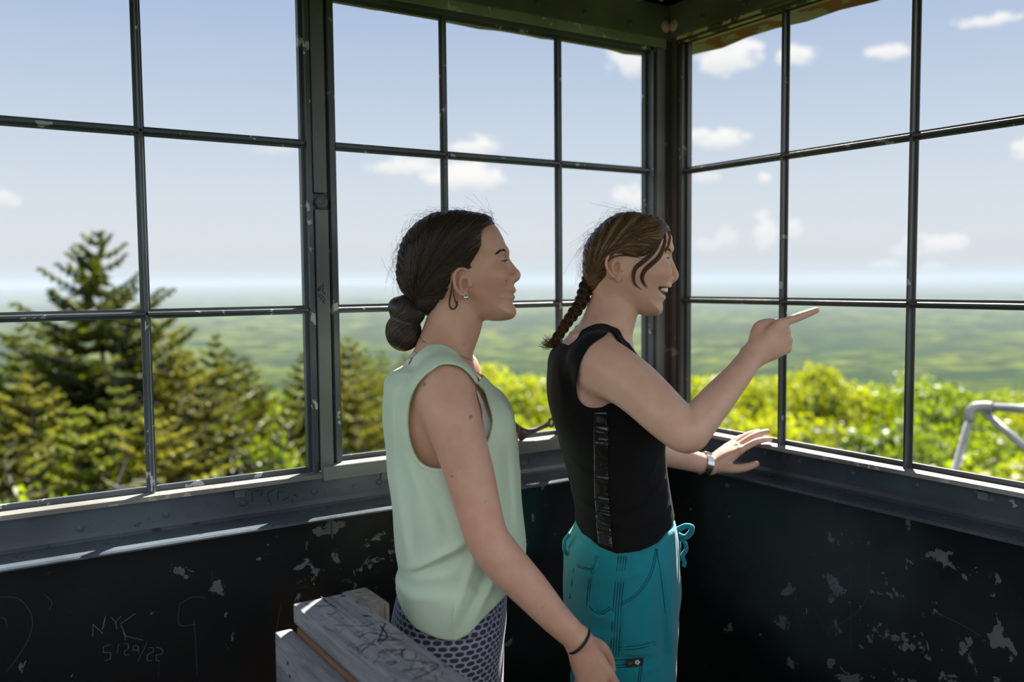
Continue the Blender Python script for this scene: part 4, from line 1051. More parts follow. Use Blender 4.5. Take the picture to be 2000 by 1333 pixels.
brow(FA, A, [(972, 497), (978, 492.5), (985, 491), (990, 493)], 150, M['brow_a'], pa, .75, g)
def lashes(fr, ex, ey, parent, n=38, l0=.0075, droop=.25):
    """upper lash line and lashes of both eyes, ex/ey the front of the eye"""
    for sg in (-1, 1):
        C = []; R_l = []
        for k in range(n):
            u = k/(n-1); y = sg*(.0205+.0235*u); c = fr(ex, ey)
            x0 = c[0]-.0005-.0085*abs(u-.32)**1.7*1.5; z0 = c[2]+.0010-.0042*abs(u-.45)**2; l = l0*(.75+.5*u)
            C.append([[x0+l*q*.95, y+sg*l*q*.45, z0+l*(-droop*q+.5*q*q)] for q in np.linspace(0, 1, 5)]); R_l.append([.0005, .00042, .00034, .00025, .00012])
        ln = [[fr(ex, ey)[0]-.0012-.0085*abs(u-.32)**1.7*1.5, sg*(.0205+.0235*u), fr(ex, ey)[2]+.0010-.0042*abs(u-.45)**2] for u in np.linspace(0, 1, 5)]
        C.append(ln); R_l.append([.0013]*5)
        strands('eyelashes', C, np.array(R_l), M['lash'], parent, [.1]*len(C))
lashes(A, 987, 511, pa)
# earring, necklace, wrist band
M['silver'] = plain('polished_silver', (.80, .79, .77), .12, 1.0)
mb = MB(); bm = bmesh.new(); bmesh.ops.create_uvsphere(bm, u_segments=16, v_segments=10, radius=.0046)
for v_ in bm.verts: v_.co += Vector(A(914, 580)*[1, 0, 1]+[0, -.0745, 0])
mb.bm(bm); mb.build('earring', M['silver'], pa, smooth=True)
mb = MB(); e0 = A(910, 574)*[1, 0, 1]+[0, -.0725, 0]; mb.tube([e0+.0022*np.array([math.cos(q), 0, math.sin(q)]) for q in np.linspace(0, 2*PI, 13)], .0006, 5, cap=False); mb.build('ear_stud', M['silver'], pa)
pts = []
for q in np.linspace(0, 2*PI, 60, endpoint=False):
    c = A(868, 678); dz = (A(925, 735)[2]-A(815, 652)[2])/2; dr = np.array([math.cos(q), math.sin(q), 0]); z = c[2]+dz*math.cos(q)*.62
    r = .03
    while r < .12:
        x, y = c[0]+dr[0]*r, dr[1]*r; i, j, k = [int(round((v-FB.lo[a_])/FB.h)) for a_, v in enumerate((x, y, z))]
        k2 = min(k, FB.n[2]-1)
        if z > FB.lo[2]+FB.h*(FB.n[2]-2):
            i, j, k2 = [int(round((v-FA.lo[a_])/FA.h)) for a_, v in enumerate((x, y, z))]
            f_ = FA.F[i, j, min(k2, FA.n[2]-1)]
        else: f_ = FB.F[i, j, k2]
        if f_ > .0008: break
        r += .001
    pts.append(np.array([c[0]+dr[0]*r, dr[1]*r, z]))
mb = MB(); mb.tube(pts+pts[:1], .00065, 5, cap=False); nk = mb.build('necklace', M['silver'], pa, smooth=True)
mb = MB(); cp = A(834, 658)*[1, 0, 1]+[0, -.036, 0]
wp = arm_pts[-1]; u1 = np.cross(nf, [0, 1, 0]); u1 /= np.linalg.norm(u1); u2 = np.cross(nf, u1)
wc = A(1130, 1252, -.198); mb = MB(); mb.tube([wc+.0262*math.cos(q)*u1+.0265*math.sin(q)*u2+nf*.004*math.sin(q) for q in np.linspace(0, 2*PI, 37)], .0026, 8, cap=False); mb.build('wrist_band', M['elastic'], pa, smooth=True)

# ---- mint top
def cloth_mat(name, c, rough=.85, weave=1500, bump=.15, trans=0.0, sheen=.2):
    t = NT(name); v = t.coords('Object'); n = t.noise(v, 12, 3)
    t.base(t.mix(n, tuple(q*.93 for q in c), tuple(min(1, q*1.05) for q in c))); t.set(Roughness=rough, **{'Sheen_Weight': sheen, 'Specular_IOR_Level': .2})
    t.bump(t.math('ADD', t.noise(v, weave, 2), t.math('MULTIPLY', t.noise(v, 70, 3), 1.5)), bump, .0008)
    if trans:
        tr = t.node('ShaderNodeBsdfTranslucent'); tr.inputs['Color'].default_value = (c[0], c[1], c[2]*.8, 1); mx = t.node('ShaderNodeMixShader'); mx.inputs[0].default_value = trans
        t.link(t.bsdf.outputs[0], mx.inputs[1]); t.link(tr.outputs[0], mx.inputs[2]); t.link(mx.outputs[0], t.out.inputs['Surface'])
    return t.m
M['mint'] = cloth_mat('mint_cotton', (.74, .90, .745), .9, trans=.30)
FT = Field((-.20, -.215, A(900, 1262)[2]), (.20, .215, A(900, 655)[2]), .0023*Q)
torso = Field(FT.lo, FT.lo+FT.h*(FT.n-1), FT.h); neck_and_torso_A(torso); bare = torso.F.copy()
torso.chain([A(872, 758, -.150), A(878, 800, -.168), A(890, 840, -.178)], [.050, .052, .048], .022, 5)
FT.loft(A.rows([(722, 775, 905, .125), (738, 757, 940, .148), (760, 755.5, 962, .164), (782, 755, 985, .170), (826, 756.5, 1001, .173), (861, 758.5, 1011, .172), (910, 760.5, 1014.5, .168), (960, 767, 1017, .164), (1016, 771.5, 1024, .162), (1072, 779.5, 1028, .161), (1100, 789, 1026, .162), (1117, 779.5, 1023, .168), (1135, 785, 1016, .170), (1172, 775, 1001, .176), (1200, 776, 1000, .178), (1265, 778, 996, .178)]), .01, 2.25)
FT.F = smin(FT.F, torso.F-.0075, .02)
gx, gy, gz = np.meshgrid(*FT.ax, indexing='ij', sparse=True)
def folds(fr, L, Y0, X, Z):
    """creases: px (x0, y0, x1, y1, width px, height mm)"""
    d = 0
    for x0, y0, x1, y1, wd, am in L:
        a, b = np.array(fr.xz(x0, y0, Y0)), np.array(fr.xz(x1, y1, Y0)); ab = b-a; t = np.clip(((X-a[0])*ab[0]+(Z-a[1])*ab[1])/(ab@ab), 0, 1)
        q = np.hypot(X-a[0]-t*ab[0], Z-a[1]-t*ab[1]); d = d+am*.001*np.exp(-(q/(wd*.001))**2)*np.sin(PI*np.clip(t*.9+.05, 0, 1))**.5
    return d
FOLD_A = [(795,1112,915,1045,9,9), (800,1122,905,1070,10,-7), (792,1130,900,1105,14,5), (790,1165,870,1140,14,4), (880,1215,955,1010,9,5), (905,1205,975,1060,8,-5), (930,1190,990,1080,8,5), (845,920,905,1000,10,4), (835,915,880,1030,9,-4), (780,980,795,1090,9,4), (800,940,815,1090,10,-4),
          (770,760,772,940,7,3), (782,770,786,960,7,-3), (800,890,830,980,10,4), (870,690,905,715,6,2), (830,715,795,780,8,3), (820,705,778,775,6,-2.5), (965,860,975,1010,9,4), (985,850,1000,1020,9,-5), (1000,880,1010,1040,8,3), (960,790,985,860,8,3), (890,1222,892,1150,3,2.5), (812,960,814,1095,2,1.5), (845,1000,850,1100,14,3), (925,1130,960,1165,8,-4)]
FT.F = (FT.F-folds(A, FOLD_A, -.12, gx, gz)*np.clip(.5-gy/.10, 0, 1)-.0016*np.sin(gx*70+gz*22)*np.sin(gz*35+gy*30)).astype(np.float32)
FT.F = np.minimum(FT.F, torso.F-.0045)
shell = np.abs(FT.F+.0030)-.0030
arm_hole = Poly2([A.xz(x, y, -.125) for x, y in [(868,707),(848,719),(832,732),(818,752),(807.5,777),(802.5,808),(803.5,840),(810,869),(822,891),(840,902.5),(865,906),(890,903),(925,888),(949,862),(959,838),(960,812),(950,783),(934,749),(915,722),(895,709)]], smooth=3)
neck_hole = Poly2([A.xz(x, y, -.03) for x, y in [(738,737),(757,731),(790,716),(820,697),(846,680),(868,683),(890,694),(914,716),(935,742),(975,700),(1000,560),(730,560)]], smooth=2)
hem = Poly2([A.xz(x, y, -.11) for x, y in [(700,1160),(772,1178),(787,1192),(818,1209),(860,1220),(893,1225),(915,1217),(940,1196),(960,1180),(995,1152),(1100,1100),(1150,600),(700,600)]], smooth=0)
ah = arm_hole(gx, gz)+np.clip(.075-np.abs(gy), 0, None)*2
nh = neck_hole(gx, gz)+np.clip(np.abs(gy)-.083, 0, None)*2.0
edge = .0016*np.clip(1-np.abs(ah-.004)/.004, 0, 1)
shell = smax(smax(smax(shell-edge, -ah, .002), -nh, .002), hem(gx, gz)+0*gy, .003)
top_a = sdf_mesh('top', [surface_nets(shell, FT.lo, FT.h)], M['mint'], pa)
# bra band glimpsed inside the armhole and at the back strap
M['bra'] = cloth_mat('pale_lilac_cloth', (.62, .60, .66), .8)
bs = np.abs(bare-.0022)-.0018
b1_ = Poly2([A.xz(x, y, -.12) for x, y in [(925,760),(945,790),(970,850),(975,900),(945,905),(940,870),(944,840),(940,800)]], smooth=0)
b2_ = Poly2([A.xz(x, y, -.06) for x, y in [(783,735),(790,728),(805,700),(815,690),(808,690),(795,702),(785,716),(778,735)]], smooth=0)
for nm_, q in (('bra', b1_(gx, gz)+np.clip(gy+.04, 0, None)), ('bra_strap', b2_(gx, gz)+np.clip(np.abs(gy+.055)-.03, 0, None))):
    sdf_mesh(nm_, [surface_nets(np.maximum(bs, q).astype(np.float32), FT.lo, FT.h)], M['bra'], pa)

# ---- patterned leggings
t = NT('navy_net_leggings'); uv = t.node('ShaderNodeUVMap'); uv.uv_map = 'wrap'; sp = t.node('ShaderNodeSeparateXYZ'); t.link(uv.outputs[0], sp.inputs[0])
CW, CH = .0156, .0100
u_ = t.math('DIVIDE', sp.outputs[0], CW); v_ = t.math('DIVIDE', sp.outputs[1], CH); row = t.math('FLOOR', v_); odd = t.math('MULTIPLY', t.math('MODULO', t.math('ABSOLUTE', row), 2.0), .5)
fu = t.math('SUBTRACT', t.math('FRACT', t.math('ADD', u_, odd)), .5); fv = t.math('SUBTRACT', t.math('FRACT', v_), .5)
q_ = t.math('ADD', t.math('POWER', t.math('ABSOLUTE', t.math('DIVIDE', fu, .40)), 2.3), t.math('POWER', t.math('ABSOLUTE', t.math('DIVIDE', fv, .385)), 2.3))
k_ = t.smooth(q_, 1.12, .88); k2 = t.math('MULTIPLY', t.smooth(t.math('ABSOLUTE', fv), .03, .0), t.smooth(t.math('ABSOLUTE', fu), .36, .42))
col = t.mix(k_, (.30, .31, .40), (.016, .022, .062)); col = t.mix(t.math('MULTIPLY', k2, .0), col, (.02, .02, .05)); t.base(col); t.set(Roughness=.7, **{'Sheen_Weight': .2}); t.bump(k_, .3, .0008); M['leggings'] = t.m
FL = Field((-.20, -.215, .02), (.20, .215, A(900, 1140)[2]), .004*Q)
FL.loft(A.rows([(1130, 783, 992, .150), (1180, 771, 990, .166), (1210, 766, 989, .174), (1250, 766, 985, .180), (1300, 766, 984, .181), (1400, 768, 980, .178)])+[(.62, -.10, .075, .165), (.60, -.09, .07, .16)], .02, 2.3)
for s_ in (-1, 1): FL.chain([(-.005, s_*.088, .66), (-.004, s_*.086, .46), (-.02, s_*.085, .30), (-.03, s_*.085, .09), (-.03, s_*.085, .06)], [.086, .060, .055, .040, .040], .03, 5)
lx, ly, lz = np.meshgrid(*FL.ax, indexing='ij', sparse=True)
FL.F = (FL.F-folds(A, [(815,1232,975,1240,5,3), (820,1240,970,1250,4,-2.5), (955,1250,985,1180,6,-4)], -.14, lx, lz)*np.clip(.5-ly/.1, 0, 1)).astype(np.float32)
leg_a = sdf_mesh('leggings', [FL.mesh()], M['leggings'], pa)
def wrap_uv(o, cx, cy, R):
    me = o.data; co = np.empty(len(me.vertices)*3, np.float32); me.vertices.foreach_get('co', co); co = co.reshape(-1, 3)
    li = np.empty(len(me.loops), np.int32); me.loops.foreach_get('vertex_index', li)
    th = np.arctan2(co[:, 0]-cx, -(co[:, 1]-cy)*1.15); uvs = np.stack([th*R, co[:, 2]], 1)[li]
    layer = me.uv_layers.new(name='wrap'); layer.data.foreach_set('uv', uvs.astype(np.float32).ravel())
wrap_uv(leg_a, A(878, 1250)[0], 0, .150)
M['shoe'] = plain('white_trainers', (.6, .6, .6), .6)
def shoe(fr_root, x, y, mat):
    Fs = Field((x-.11, y-.055, -.005), (x+.19, y+.055, .13), .005)
    Fs.chain([(x-.05, y, .038), (x+.03, y, .042), (x+.125, y, .028)], [.037, .041, .030], .02, 4); Fs.chain([(x-.035, y, .05), (x-.03, y, .10)], [.038, .042], .02)
    Fs.op(lambda X, Y, Z: -Z+0*X+0*Y, Fs.lo, Fs.lo+Fs.h*Fs.n, .004, 'and'); sdf_mesh('shoe', [Fs.mesh()], mat, fr_root)
for s_ in (-1, 1): shoe(pa, -.03, s_*.085, M['shoe'])
# ------------------------------------------------------------------ woman in black, pointing
B = Frame(1225, 1.91)
pb = B.root('person'); tag(pb, 'laughing woman with a brown braid in black tank top and teal trousers, pointing outside', 'person')
HB = [(1309.5,459),(1312,475),(1312.5,487),(1308,497),(1307,512),(1307,530),(1307.5,546),(1307.5,554),(1309,559),(1306.5,563),(1302,572),(1297.5,577.5),(1298,583),(1293,590.5),(1294,602),(1291,611.5),(1281,617),(1262,617),(1245,612),(1222,603),(1200,593),(1176,588),(1158,570),(1149,542),(1146,512),(1148,488),(1156,466),(1172,446),(1195,430),(1225,422),(1258,424),(1288,437)]
zB = zr(B, [405, 440, 480, 505, 540, 562, 590, 620]); wB = [.068, .070, .0715, .068, .066, .060, .051, .042]; dB = [.060, .060, .056, .052, .050, .047, .041, .031]
hB = head_fn(pxl(B, HB), zB, wB, dB)
FACE_B = dict(eye=(1290, 506), cheek=(1286, 532), brow=[(1296, 488)], nose=[(1304, 499, .0062), (1309.5, 513, .0067), (1314, 526, .0076), (1317, 538.5, .0094), (1313, 547, .0070), (1307, 552, .0060)],
              ala=(1306, 545), nostril=(1313, 551.5), lips=[(1305, 558.5, 1279, 561, .0048), (1293.5, 580.5, 1279, 564.5, .0056)], open=.0024)
def neck_and_torso_B(Fd):
    Fd.chain([B(1207, 572), B(1196, 608), B(1184, 645), B(1172, 690)], [.050, .0535, .056, .062], .030, 5)
    for s_ in (-1, 1):
        Fd.chain([B(1166, 662)*[1, 0, 1]+[0, s_*.045, 0], B(1164, 676)*[1, 0, 1]+[0, s_*.095, 0], B(1164, 702)*[1, 0, 1]+[0, s_*.140, 0]], [.040, .036, .042], .035, 5)
        Fd.ell(B(1130, 770)*[1, 0, 1]+[0, s_*.080, 0], (.055, .065, .09), .03)
        Fd.ell(B(1262, 800)*[1, 0, 1]+[0, s_*.068, 0], (.045, .054, .052), .03)
    Fd.loft(B.rows([(655, 1115, 1215, .075), (690, 1080, 1236, .128), (740, 1076, 1262, .145), (805, 1085, 1286, .146), (866, 1098, 1290, .138), (913, 1111, 1294, .127), (960, 1122, 1301, .121), (1000, 1129, 1308, .124), (1040, 1126, 1316, .140), (1080, 1112, 1318, .156), (1150, 1112, 1312, .160), (1250, 1120, 1302, .157), (1400, 1128, 1288, .148)]), .03)
ARM_B = [(1166, 705, -.142, .052), (1190, 722, -.168, .0545), (1229, 747, -.196, .0510), (1262, 775, -.222, .0478), (1302, 813, -.250, .0445), (1338, 842, -.268, .0410), (1352, 836, -.266, .0385), (1376, 809, -.250, .0345), (1406, 774, -.222, .0312), (1438, 737, -.186, .0268), (1467, 698, -.152, .0228)]
def arm_B(Fd):
    pts = [B(x, y, Y) for x, y, Y, r in ARM_B]; Fd.chain(pts, [r for *_, r in ARM_B], .022, 5); return pts
HLW = np.array([.248, .322, 1.033])
def left_arm_B(Fd):
    pts = [B(1166, 708)*[1, 0, 1]+[0, .142, 0], B(1172, 740)*[1, 0, 1]+[0, .172, 0], np.array([-.02, .215, 1.20]), np.array([.0, .245, 1.12]), np.array([.02, .258, 1.092]), np.array([.075, .272, 1.088]), np.array([.15, .292, 1.066]), HLW]
    Fd.chain(pts, [.050, .052, .046, .042, .040, .0375, .0310, .0235], .022, 5); return pts
def hand_R(Fd):
    w = B(1467, 698, -.152); d = B(1523, 664, -.152)-w; d = d/np.linalg.norm(d)+np.array([0, .10, 0]); s_ = B(1452, 642, -.152)-w
    return hand_fn(Fd, w, d, (.12, -1, .06), s_, [(.02, .06, .05), (1.30, 1.45, .8), (1.36, 1.5, .8), (1.42, 1.5, .8)], spread=(-.22, .0, -.03, -.08),
                   thumb=((.018, .013, -.006), (.74, .66, -.22), (.90, -.20, -.30), (.80, -.52, -.25)), sc=.98)
def hand_L(Fd):
    return hand_fn(Fd, HLW, (.075, .016, .050), (-.52, -.30, .80), (.12, -1, -.05), [(.10, .22, .22), (.06, .18, .2), (.08, .2, .2), (.10, .22, .2)], spread=(.10, .02, -.08, -.18),
                   thumb=((.016, .018, -.008), (.70, .60, -.42), (.90, .30, -.36), (.95, .12, -.25)), sc=.98)
zbB = B(1200, 628)[2]
GA = Field((-.145, -.115, zbB-.008), (.135, .115, B(1200, 405)[2]), .0016*Q)
neck_and_torso_B(GA); add_face(GA, B, hB, FACE_B)
add_ear(GA, B, [(1204, 514, .003), (1210, 504, .004), (1201, 497, .006), (1191.5, 498, .009), (1184.5, 506, .011), (1183, 518, .011), (1188, 531, .009), (1198, 542, .006)], (1206.5, 545),
        [(1206, 508, .004), (1198.5, 511, .006), (1195, 521, .007), (1199, 532, .006), (1205, 536.5, .005)], (1198.5, 520, .0150, .0265, -.30), (1205.5, 523.5), (1213, 525), .0655)
# open, laughing mouth
mouth = Poly2(pxl(B, [(1277.5,561.5),(1284,559.8),(1294,560.5),(1304,562),(1312,563.5),(1312,571),(1303,574.5),(1296,576.5),(1288,573.5),(1282,568)]), smooth=3)
mx_, my_, mz_ = np.meshgrid(*GA.ax, indexing='ij', sparse=True)
inner = hB(mx_, my_, mz_)+.015
GA.F = smax(GA.F, -np.maximum(mouth(mx_, mz_)+0*my_, -inner), .002).astype(np.float32)
GB = Field((-.22, -.325, B(1200, 1395)[2]), (.36, .345, zbB+.012), .0031*Q)
neck_and_torso_B(GB); armR = arm_B(GB); armL = left_arm_B(GB); GB.op(hB, (-.12, -.08, zbB-.03), (.12, .08, zbB+.05), .012)
for s_ in (-1, 1): GB.chain([B(1210, 1290)*[1, 0, 1]+[0, s_*.082, 0], B(1208, 1400)*[1, 0, 1]+[0, s_*.085, 0]], [.070, .062], .03)
def wrist_cut(p, q, back): n_ = (q-p)/np.linalg.norm(q-p); return n_, q-n_*back
GR = Field(armR[-1]+[-.06, -.07, -.06], armR[-1]+[.20, .10, .13], .0017*Q); GR.chain(armR[-3:], [.0312, .0268, .0228], .01, 5); tR = hand_R(GR)
GL = Field(HLW+[-.06, -.09, -.05], HLW+[.21, .11, .14], .0017*Q); GL.chain(armL[-3:], [.0375, .0310, .0235], .01, 5); tL = hand_L(GL)
nR, cR = wrist_cut(armR[-2], armR[-1], .010); nL, cL = wrist_cut(armL[-2], armL[-1], .016)
def beyond(V): 
    a = np.where(np.linalg.norm(V-armR[-1], axis=1) < .075, (V-cR)@nR, -.1); return np.maximum(a, np.where(np.linalg.norm(V-armL[-1], axis=1) < .075, (V-cL)@nL, -.1))
print('fingertips left', [t_[-1].round(3) for t_ in tL]); print('right', [t_[-1].round(3) for t_ in tR])
def tint_B(V):
    c = np.zeros((len(V), 4))
    def spot(p, r, col, a, soft=.6):
        d = np.linalg.norm(V-np.asarray(p), axis=1); w_ = np.clip((r-d)/(r*soft), 0, 1)*a; m_ = w_ > c[:, 3]; c[m_, :3] = col; c[m_, 3] = w_[m_]
    spot(B(1282, 530)*[1, 0, 1]+[0, -.05, 0], .032, (.62, .31, .245), .6)
    for x, y in ((1203, 500), (1188, 505), (1190, 525), (1204, 543)): spot(B(x, y, -.072), .017, (.58, .28, .215), .6)
    spot(B(1322, 538), .012, (.56, .30, .23), .4)
    for yy in np.linspace(-.021, .021, 9):
        k = 1-(abs(yy)/.024)**2; spot(B(1306-24*(1-k), 558.6+2*(1-k))*[1, 0, 1]+[0, yy, 0], .0052, (.48, .17, .15), .85); spot(B(1295-15*(1-k), 580.5-14*(1-k))*[1, 0, 1]+[0, yy, 0], .0060, (.48, .17, .15), .85)
    inn = (mouth(V[:, 0], V[:, 2]) < .0012) & (hB(V[:, 0], V[:, 1], V[:, 2]) < -.004) & (V[:, 2] > B(1290, 590)[2]) & (V[:, 2] < B(1290, 552)[2]); c[inn] = (.05, .012, .010, 1)
    for i, t_ in enumerate(tR+tL):
        spot(t_[-1], .011, (.60, .33, .26), .5)
        for q in t_[1:3]: spot(q, .010, (.56, .32, .25), .35)
    for x, y in ((1169, 679), (1158, 693), (1136, 716), (1138, 772), (1284, 762), (1327, 845), (1194, 617), (1226, 578)): spot(B(x, y, -.20 if y > 700 else -.06), .0040 if y > 650 else .0022, (.14, .06, .04), .85, .12)
    return c
person_b = sdf_mesh('body', [clip(GA.mesh(), lambda V: zbB-V[:, 2], -.0015), clip(clip(GB.mesh(), lambda V: V[:, 2]-zbB, -.0005), beyond, -.0005), clip(GR.mesh(), lambda V: -(V-cR)@nR, -.0012), clip(GL.mesh(), lambda V: -(V-cL)@nL, -.0012)], M['skin_b'], pb, tint_B); weld(person_b, [(B(1190, 628), .10), (cR, .05), (cL, .05)])
M['nail'] = plain('fingernail', (.62, .38, .32), .25)
def nail(tips, n, i):
    a, b = tips[i][-2], tips[i][-1]; d = (b-a)/np.linalg.norm(b-a); n_ = np.array(n, float); n_ = n_-d*(n_@d); n_ /= np.linalg.norm(n_); s_ = np.cross(d, n_); r = .0070
    bm = bmesh.new(); bmesh.ops.create_uvsphere(bm, u_segments=14, v_segments=8, radius=1)
    for v_ in bm.verts: v_.co = Vector(b-d*.0030+n_*(r*.80)+d*v_.co.x*.0062+s_*v_.co.y*.0050+n_*v_.co.z*.0016)
    mb = MB(); mb.bm(bm); mb.build('fingernail', M['nail'], pb, smooth=True)
for i in (0, 1, 2, 3, 4): nail(tL, (-.45, -.35, .85), i)
nail(tR, (.1, -.75, .6), 4)
for s_ in (-1, 1):
    c = B(1290, 506)*[1, 0, 1]+[0, s_*.031, 0]; mb = MB(); bm = bmesh.new(); bmesh.ops.create_uvsphere(bm, u_segments=24, v_segments=16, radius=.0121)
    for v_ in bm.verts: v_.co += Vector(c)
    mb.bm(bm); e_ = mb.build('eye', M['eye_white'], pb, smooth=True)
    mb = MB(); mb.lathe([(.0058, -.0010), (.0050, .0002), (.0025, .0012), (.0003, .0014)], c+np.array([.0108, 0, .0003]), (1, 0, 0), 16); mb.build('iris', M['iris'], e_, smooth=True)
# upper teeth
M['teeth'] = plain('tooth_enamel', (.80, .74, .62), .22)
mb = MB(); c0 = B(1304, 563)*[1, 0, 1]-[.0275, 0, 0]
for k in range(-6, 7):
    th = k*.235; hw = (.0040 if abs(k) <= 1 else .0034); hh = (.0052 if abs(k) <= 3 else .0042)
    p = c0+np.array([.0245*math.cos(th)**.9 if abs(th) < 1.5 else 0, .0215*math.sin(th), -.0042+.0008*abs(k)*.6]); tdir = np.array([-.0245*math.sin(th), .0215*math.cos(th), 0]); tdir /= np.linalg.norm(tdir); nd = np.array([tdir[1], -tdir[0], 0])
    bm = bmesh.new(); bmesh.ops.create_uvsphere(bm, u_segments=12, v_segments=10, radius=1)
    for v_ in bm.verts:
        q = np.array(v_.co); q = np.sign(q)*np.abs(q)**.62; v_.co = Vector(p+tdir*q[0]*hw+nd*q[1]*.0032+np.array([0, 0, 1])*q[2]*hh)
    mb.bm(bm)
mb.build('upper_teeth', M['teeth'], pb, smooth=True)

# ---- hair: combed back into a braid, golden streaks, two loose locks at the temple
HAIR_OUT_B = [(1309,459),(1306,448),(1301,438),(1289.6,427),(1265.6,419),(1239,414.3),(1217.6,414.3),(1193.6,422.5),(1174.4,437),(1157.6,454),(1146,471),(1139.6,488),(1138,514),(1138.5,536),(1142,550),(1152,566),(1170,580),(1195,580),(1225,570),(1265,540),(1300,500),(1310,475)]
hairB = head_fn(pxl(B, HAIR_OUT_B), zB, [.076, .078, .0795, .076, .072, .066, .056, .045], [.062]*8)
HAIR_REG_B = [(1313,455),(1305,454),(1298,452),(1291,456),(1285,470),(1278,484),(1265,496),(1246,503),(1226,502.5),(1212,500),(1203,495),(1192,496),(1183,504),(1180.5,516),(1180,530),(1173,545),(1164,557),(1157,572),(1140,590),(1110,575),(1110,380),(1306,380)]
regB = Poly2(pxl(B, HAIR_REG_B), smooth=3); TB = B(1150, 552)
F = Field((-.12, -.10, B(1200, 600)[2]), (.12, .10, B(1200, 400)[2]), .0016*Q)
F.op(lambda X, Y, Z: hairB(X, Y, Z)+groove(X, Z, TB[0], TB[2], 44, .0007)*np.ones_like(Y), F.lo, F.lo+F.h*F.n, 0)
F.op(lambda X, Y, Z: regB(X, Z)*np.ones_like(Y), F.lo, F.lo+F.h*F.n, .005, 'and')
hair_b = sdf_mesh('hair', [F.mesh()], M['hair_b'], pb, lambda V: np.tile([.32, .32, .32, 1.0], (len(V), 1)))
hsB = hair_surface(zB, [.076, .078, .0795, .076, .072, .066, .056, .045], [.062]*8, hairB.P)
g = np.random.default_rng(9)
Cs, Ss = comb(B, hsB, hairB.P, regB, TB, 2600, g, .0008, .0012, bow=.016)
hi_ = (Cs[:, 0, 2]-TB[2])/.13; streak = (np.sin(np.arctan2(Cs[:, 0, 2]-TB[2], Cs[:, 0, 0]-TB[0])*34+1.0) > .15) & (hi_ > .15)
Ss = np.where(streak & (g.random(len(Ss)) < .65), .62+.38*g.random(len(Ss)), Ss*.75)
strands('hair_strands', Cs, np.tile(.00062*np.clip(np.minimum(1, (1-tp)*6+.3), .3, 1), (len(Cs), 1)), M['hair_b'], hair_b, Ss)
def lock(fr, Fd, ctrl, n, spread, g, sh, parent, mat, name, rad=.00042, lift=.0015):
    C = []; S_ = []
    P_ = catmull(np.array(ctrl, float), 6); yb = []
    for x, y in P_:
        w = fr(x, y); yb.append(ray_y(Fd, w[0], w[2]))
    yb = np.array(yb); k = np.ones(5)/5; yb = np.convolve(np.pad(yb, 2, 'edge'), k, 'valid'); 
    for q in range(n):
        a, b = g.normal(size=2); t = np.linspace(0, 1, len(P_)); taper = np.sin(PI*np.clip(t*.9+.12, 0, 1))**.7
        tg = np.gradient(P_, axis=0); tg /= np.linalg.norm(tg, axis=1)[:, None]+1e-9; nn = np.stack([-tg[:, 1], tg[:, 0]], 1)
        pp = P_+nn*(a*spread*taper)[:, None]; end = len(P_)-int(abs(b)*3)
        pts = np.array([fr(x, y)*[1, 0, 1]+[0, yb[i]-lift-.0012*abs(b)*taper[i], 0] for i, (x, y) in enumerate(pp)])
        idx_ = np.linspace(0, end-1, 24).astype(int); f = np.linspace(0, end-1, 24)-idx_; nx_ = np.minimum(idx_+1, len(pts)-1)
        C.append(pts[idx_]*(1-f[:, None])+pts[nx_]*f[:, None]); S_.append(np.clip(sh+.18*g.normal(), 0, 1))
    return strands(name, C, rad, mat, parent, S_)
lock(B, GA, [(1279, 440), (1277.6, 471), (1265.6, 495), (1246, 513), (1233, 524), (1228.4, 538), (1232, 555), (1246, 566)], 80, 1.7, g, .30, hair_b, M['hair_b'], 'temple_lock')
lock(B, GA, [(1287, 443), (1289, 471), (1280, 500), (1263, 517), (1250, 529), (1245, 543), (1250, 555), (1257, 563)], 80, 1.8, g, .38, hair_b, M['hair_b'], 'temple_lock')
lock(B, GA, [(1296, 440), (1300, 462), (1296, 482), (1290, 498)], 26, 1.6, g, .75, hair_b, M['hair_b'], 'temple_lock', .00035)
lock(B, GA, [(1180, 512), (1192, 504), (1208, 501), (1228, 503), (1246, 507)], 10, .8, g, .35, hair_b, M['hair_b'], 'ear_lock', .0004)
C = []; S_ = []; ol = catmull(np.array(pxl(B, HAIR_OUT_B[:15])), 10)
for k in range(190):
    i = g.integers(2, len(ol)-3); p = ol[i]; tg = ol[i+2]-ol[i-2]; tg /= np.linalg.norm(tg); nn = np.array([tg[1], -tg[0]]); nn *= np.sign(nn@(p-np.array([TB[0]+.06, TB[2]+.05])))
    l = .007+.020*g.random()**2; t = np.linspace(0, 1, 12); cu = g.normal()*1.6; y0 = g.normal()*.02; d = nn*math.cos(1.0)+tg*math.sin(1.0)*(1 if g.random() < .75 else -1)
    q = p[None]+np.outer(t*l, d)+np.outer(t*t*l*cu, tg)+np.outer(np.sin(t*9+g.random()*6)*.0014*t, nn)
    C.append(np.stack([q[:, 0], y0+g.normal()*.004*t, q[:, 1]], 1)); S_.append(.3+.6*g.random())
strands('loose_strands', C, .00017, M['hair_b'], hair_b, S_)
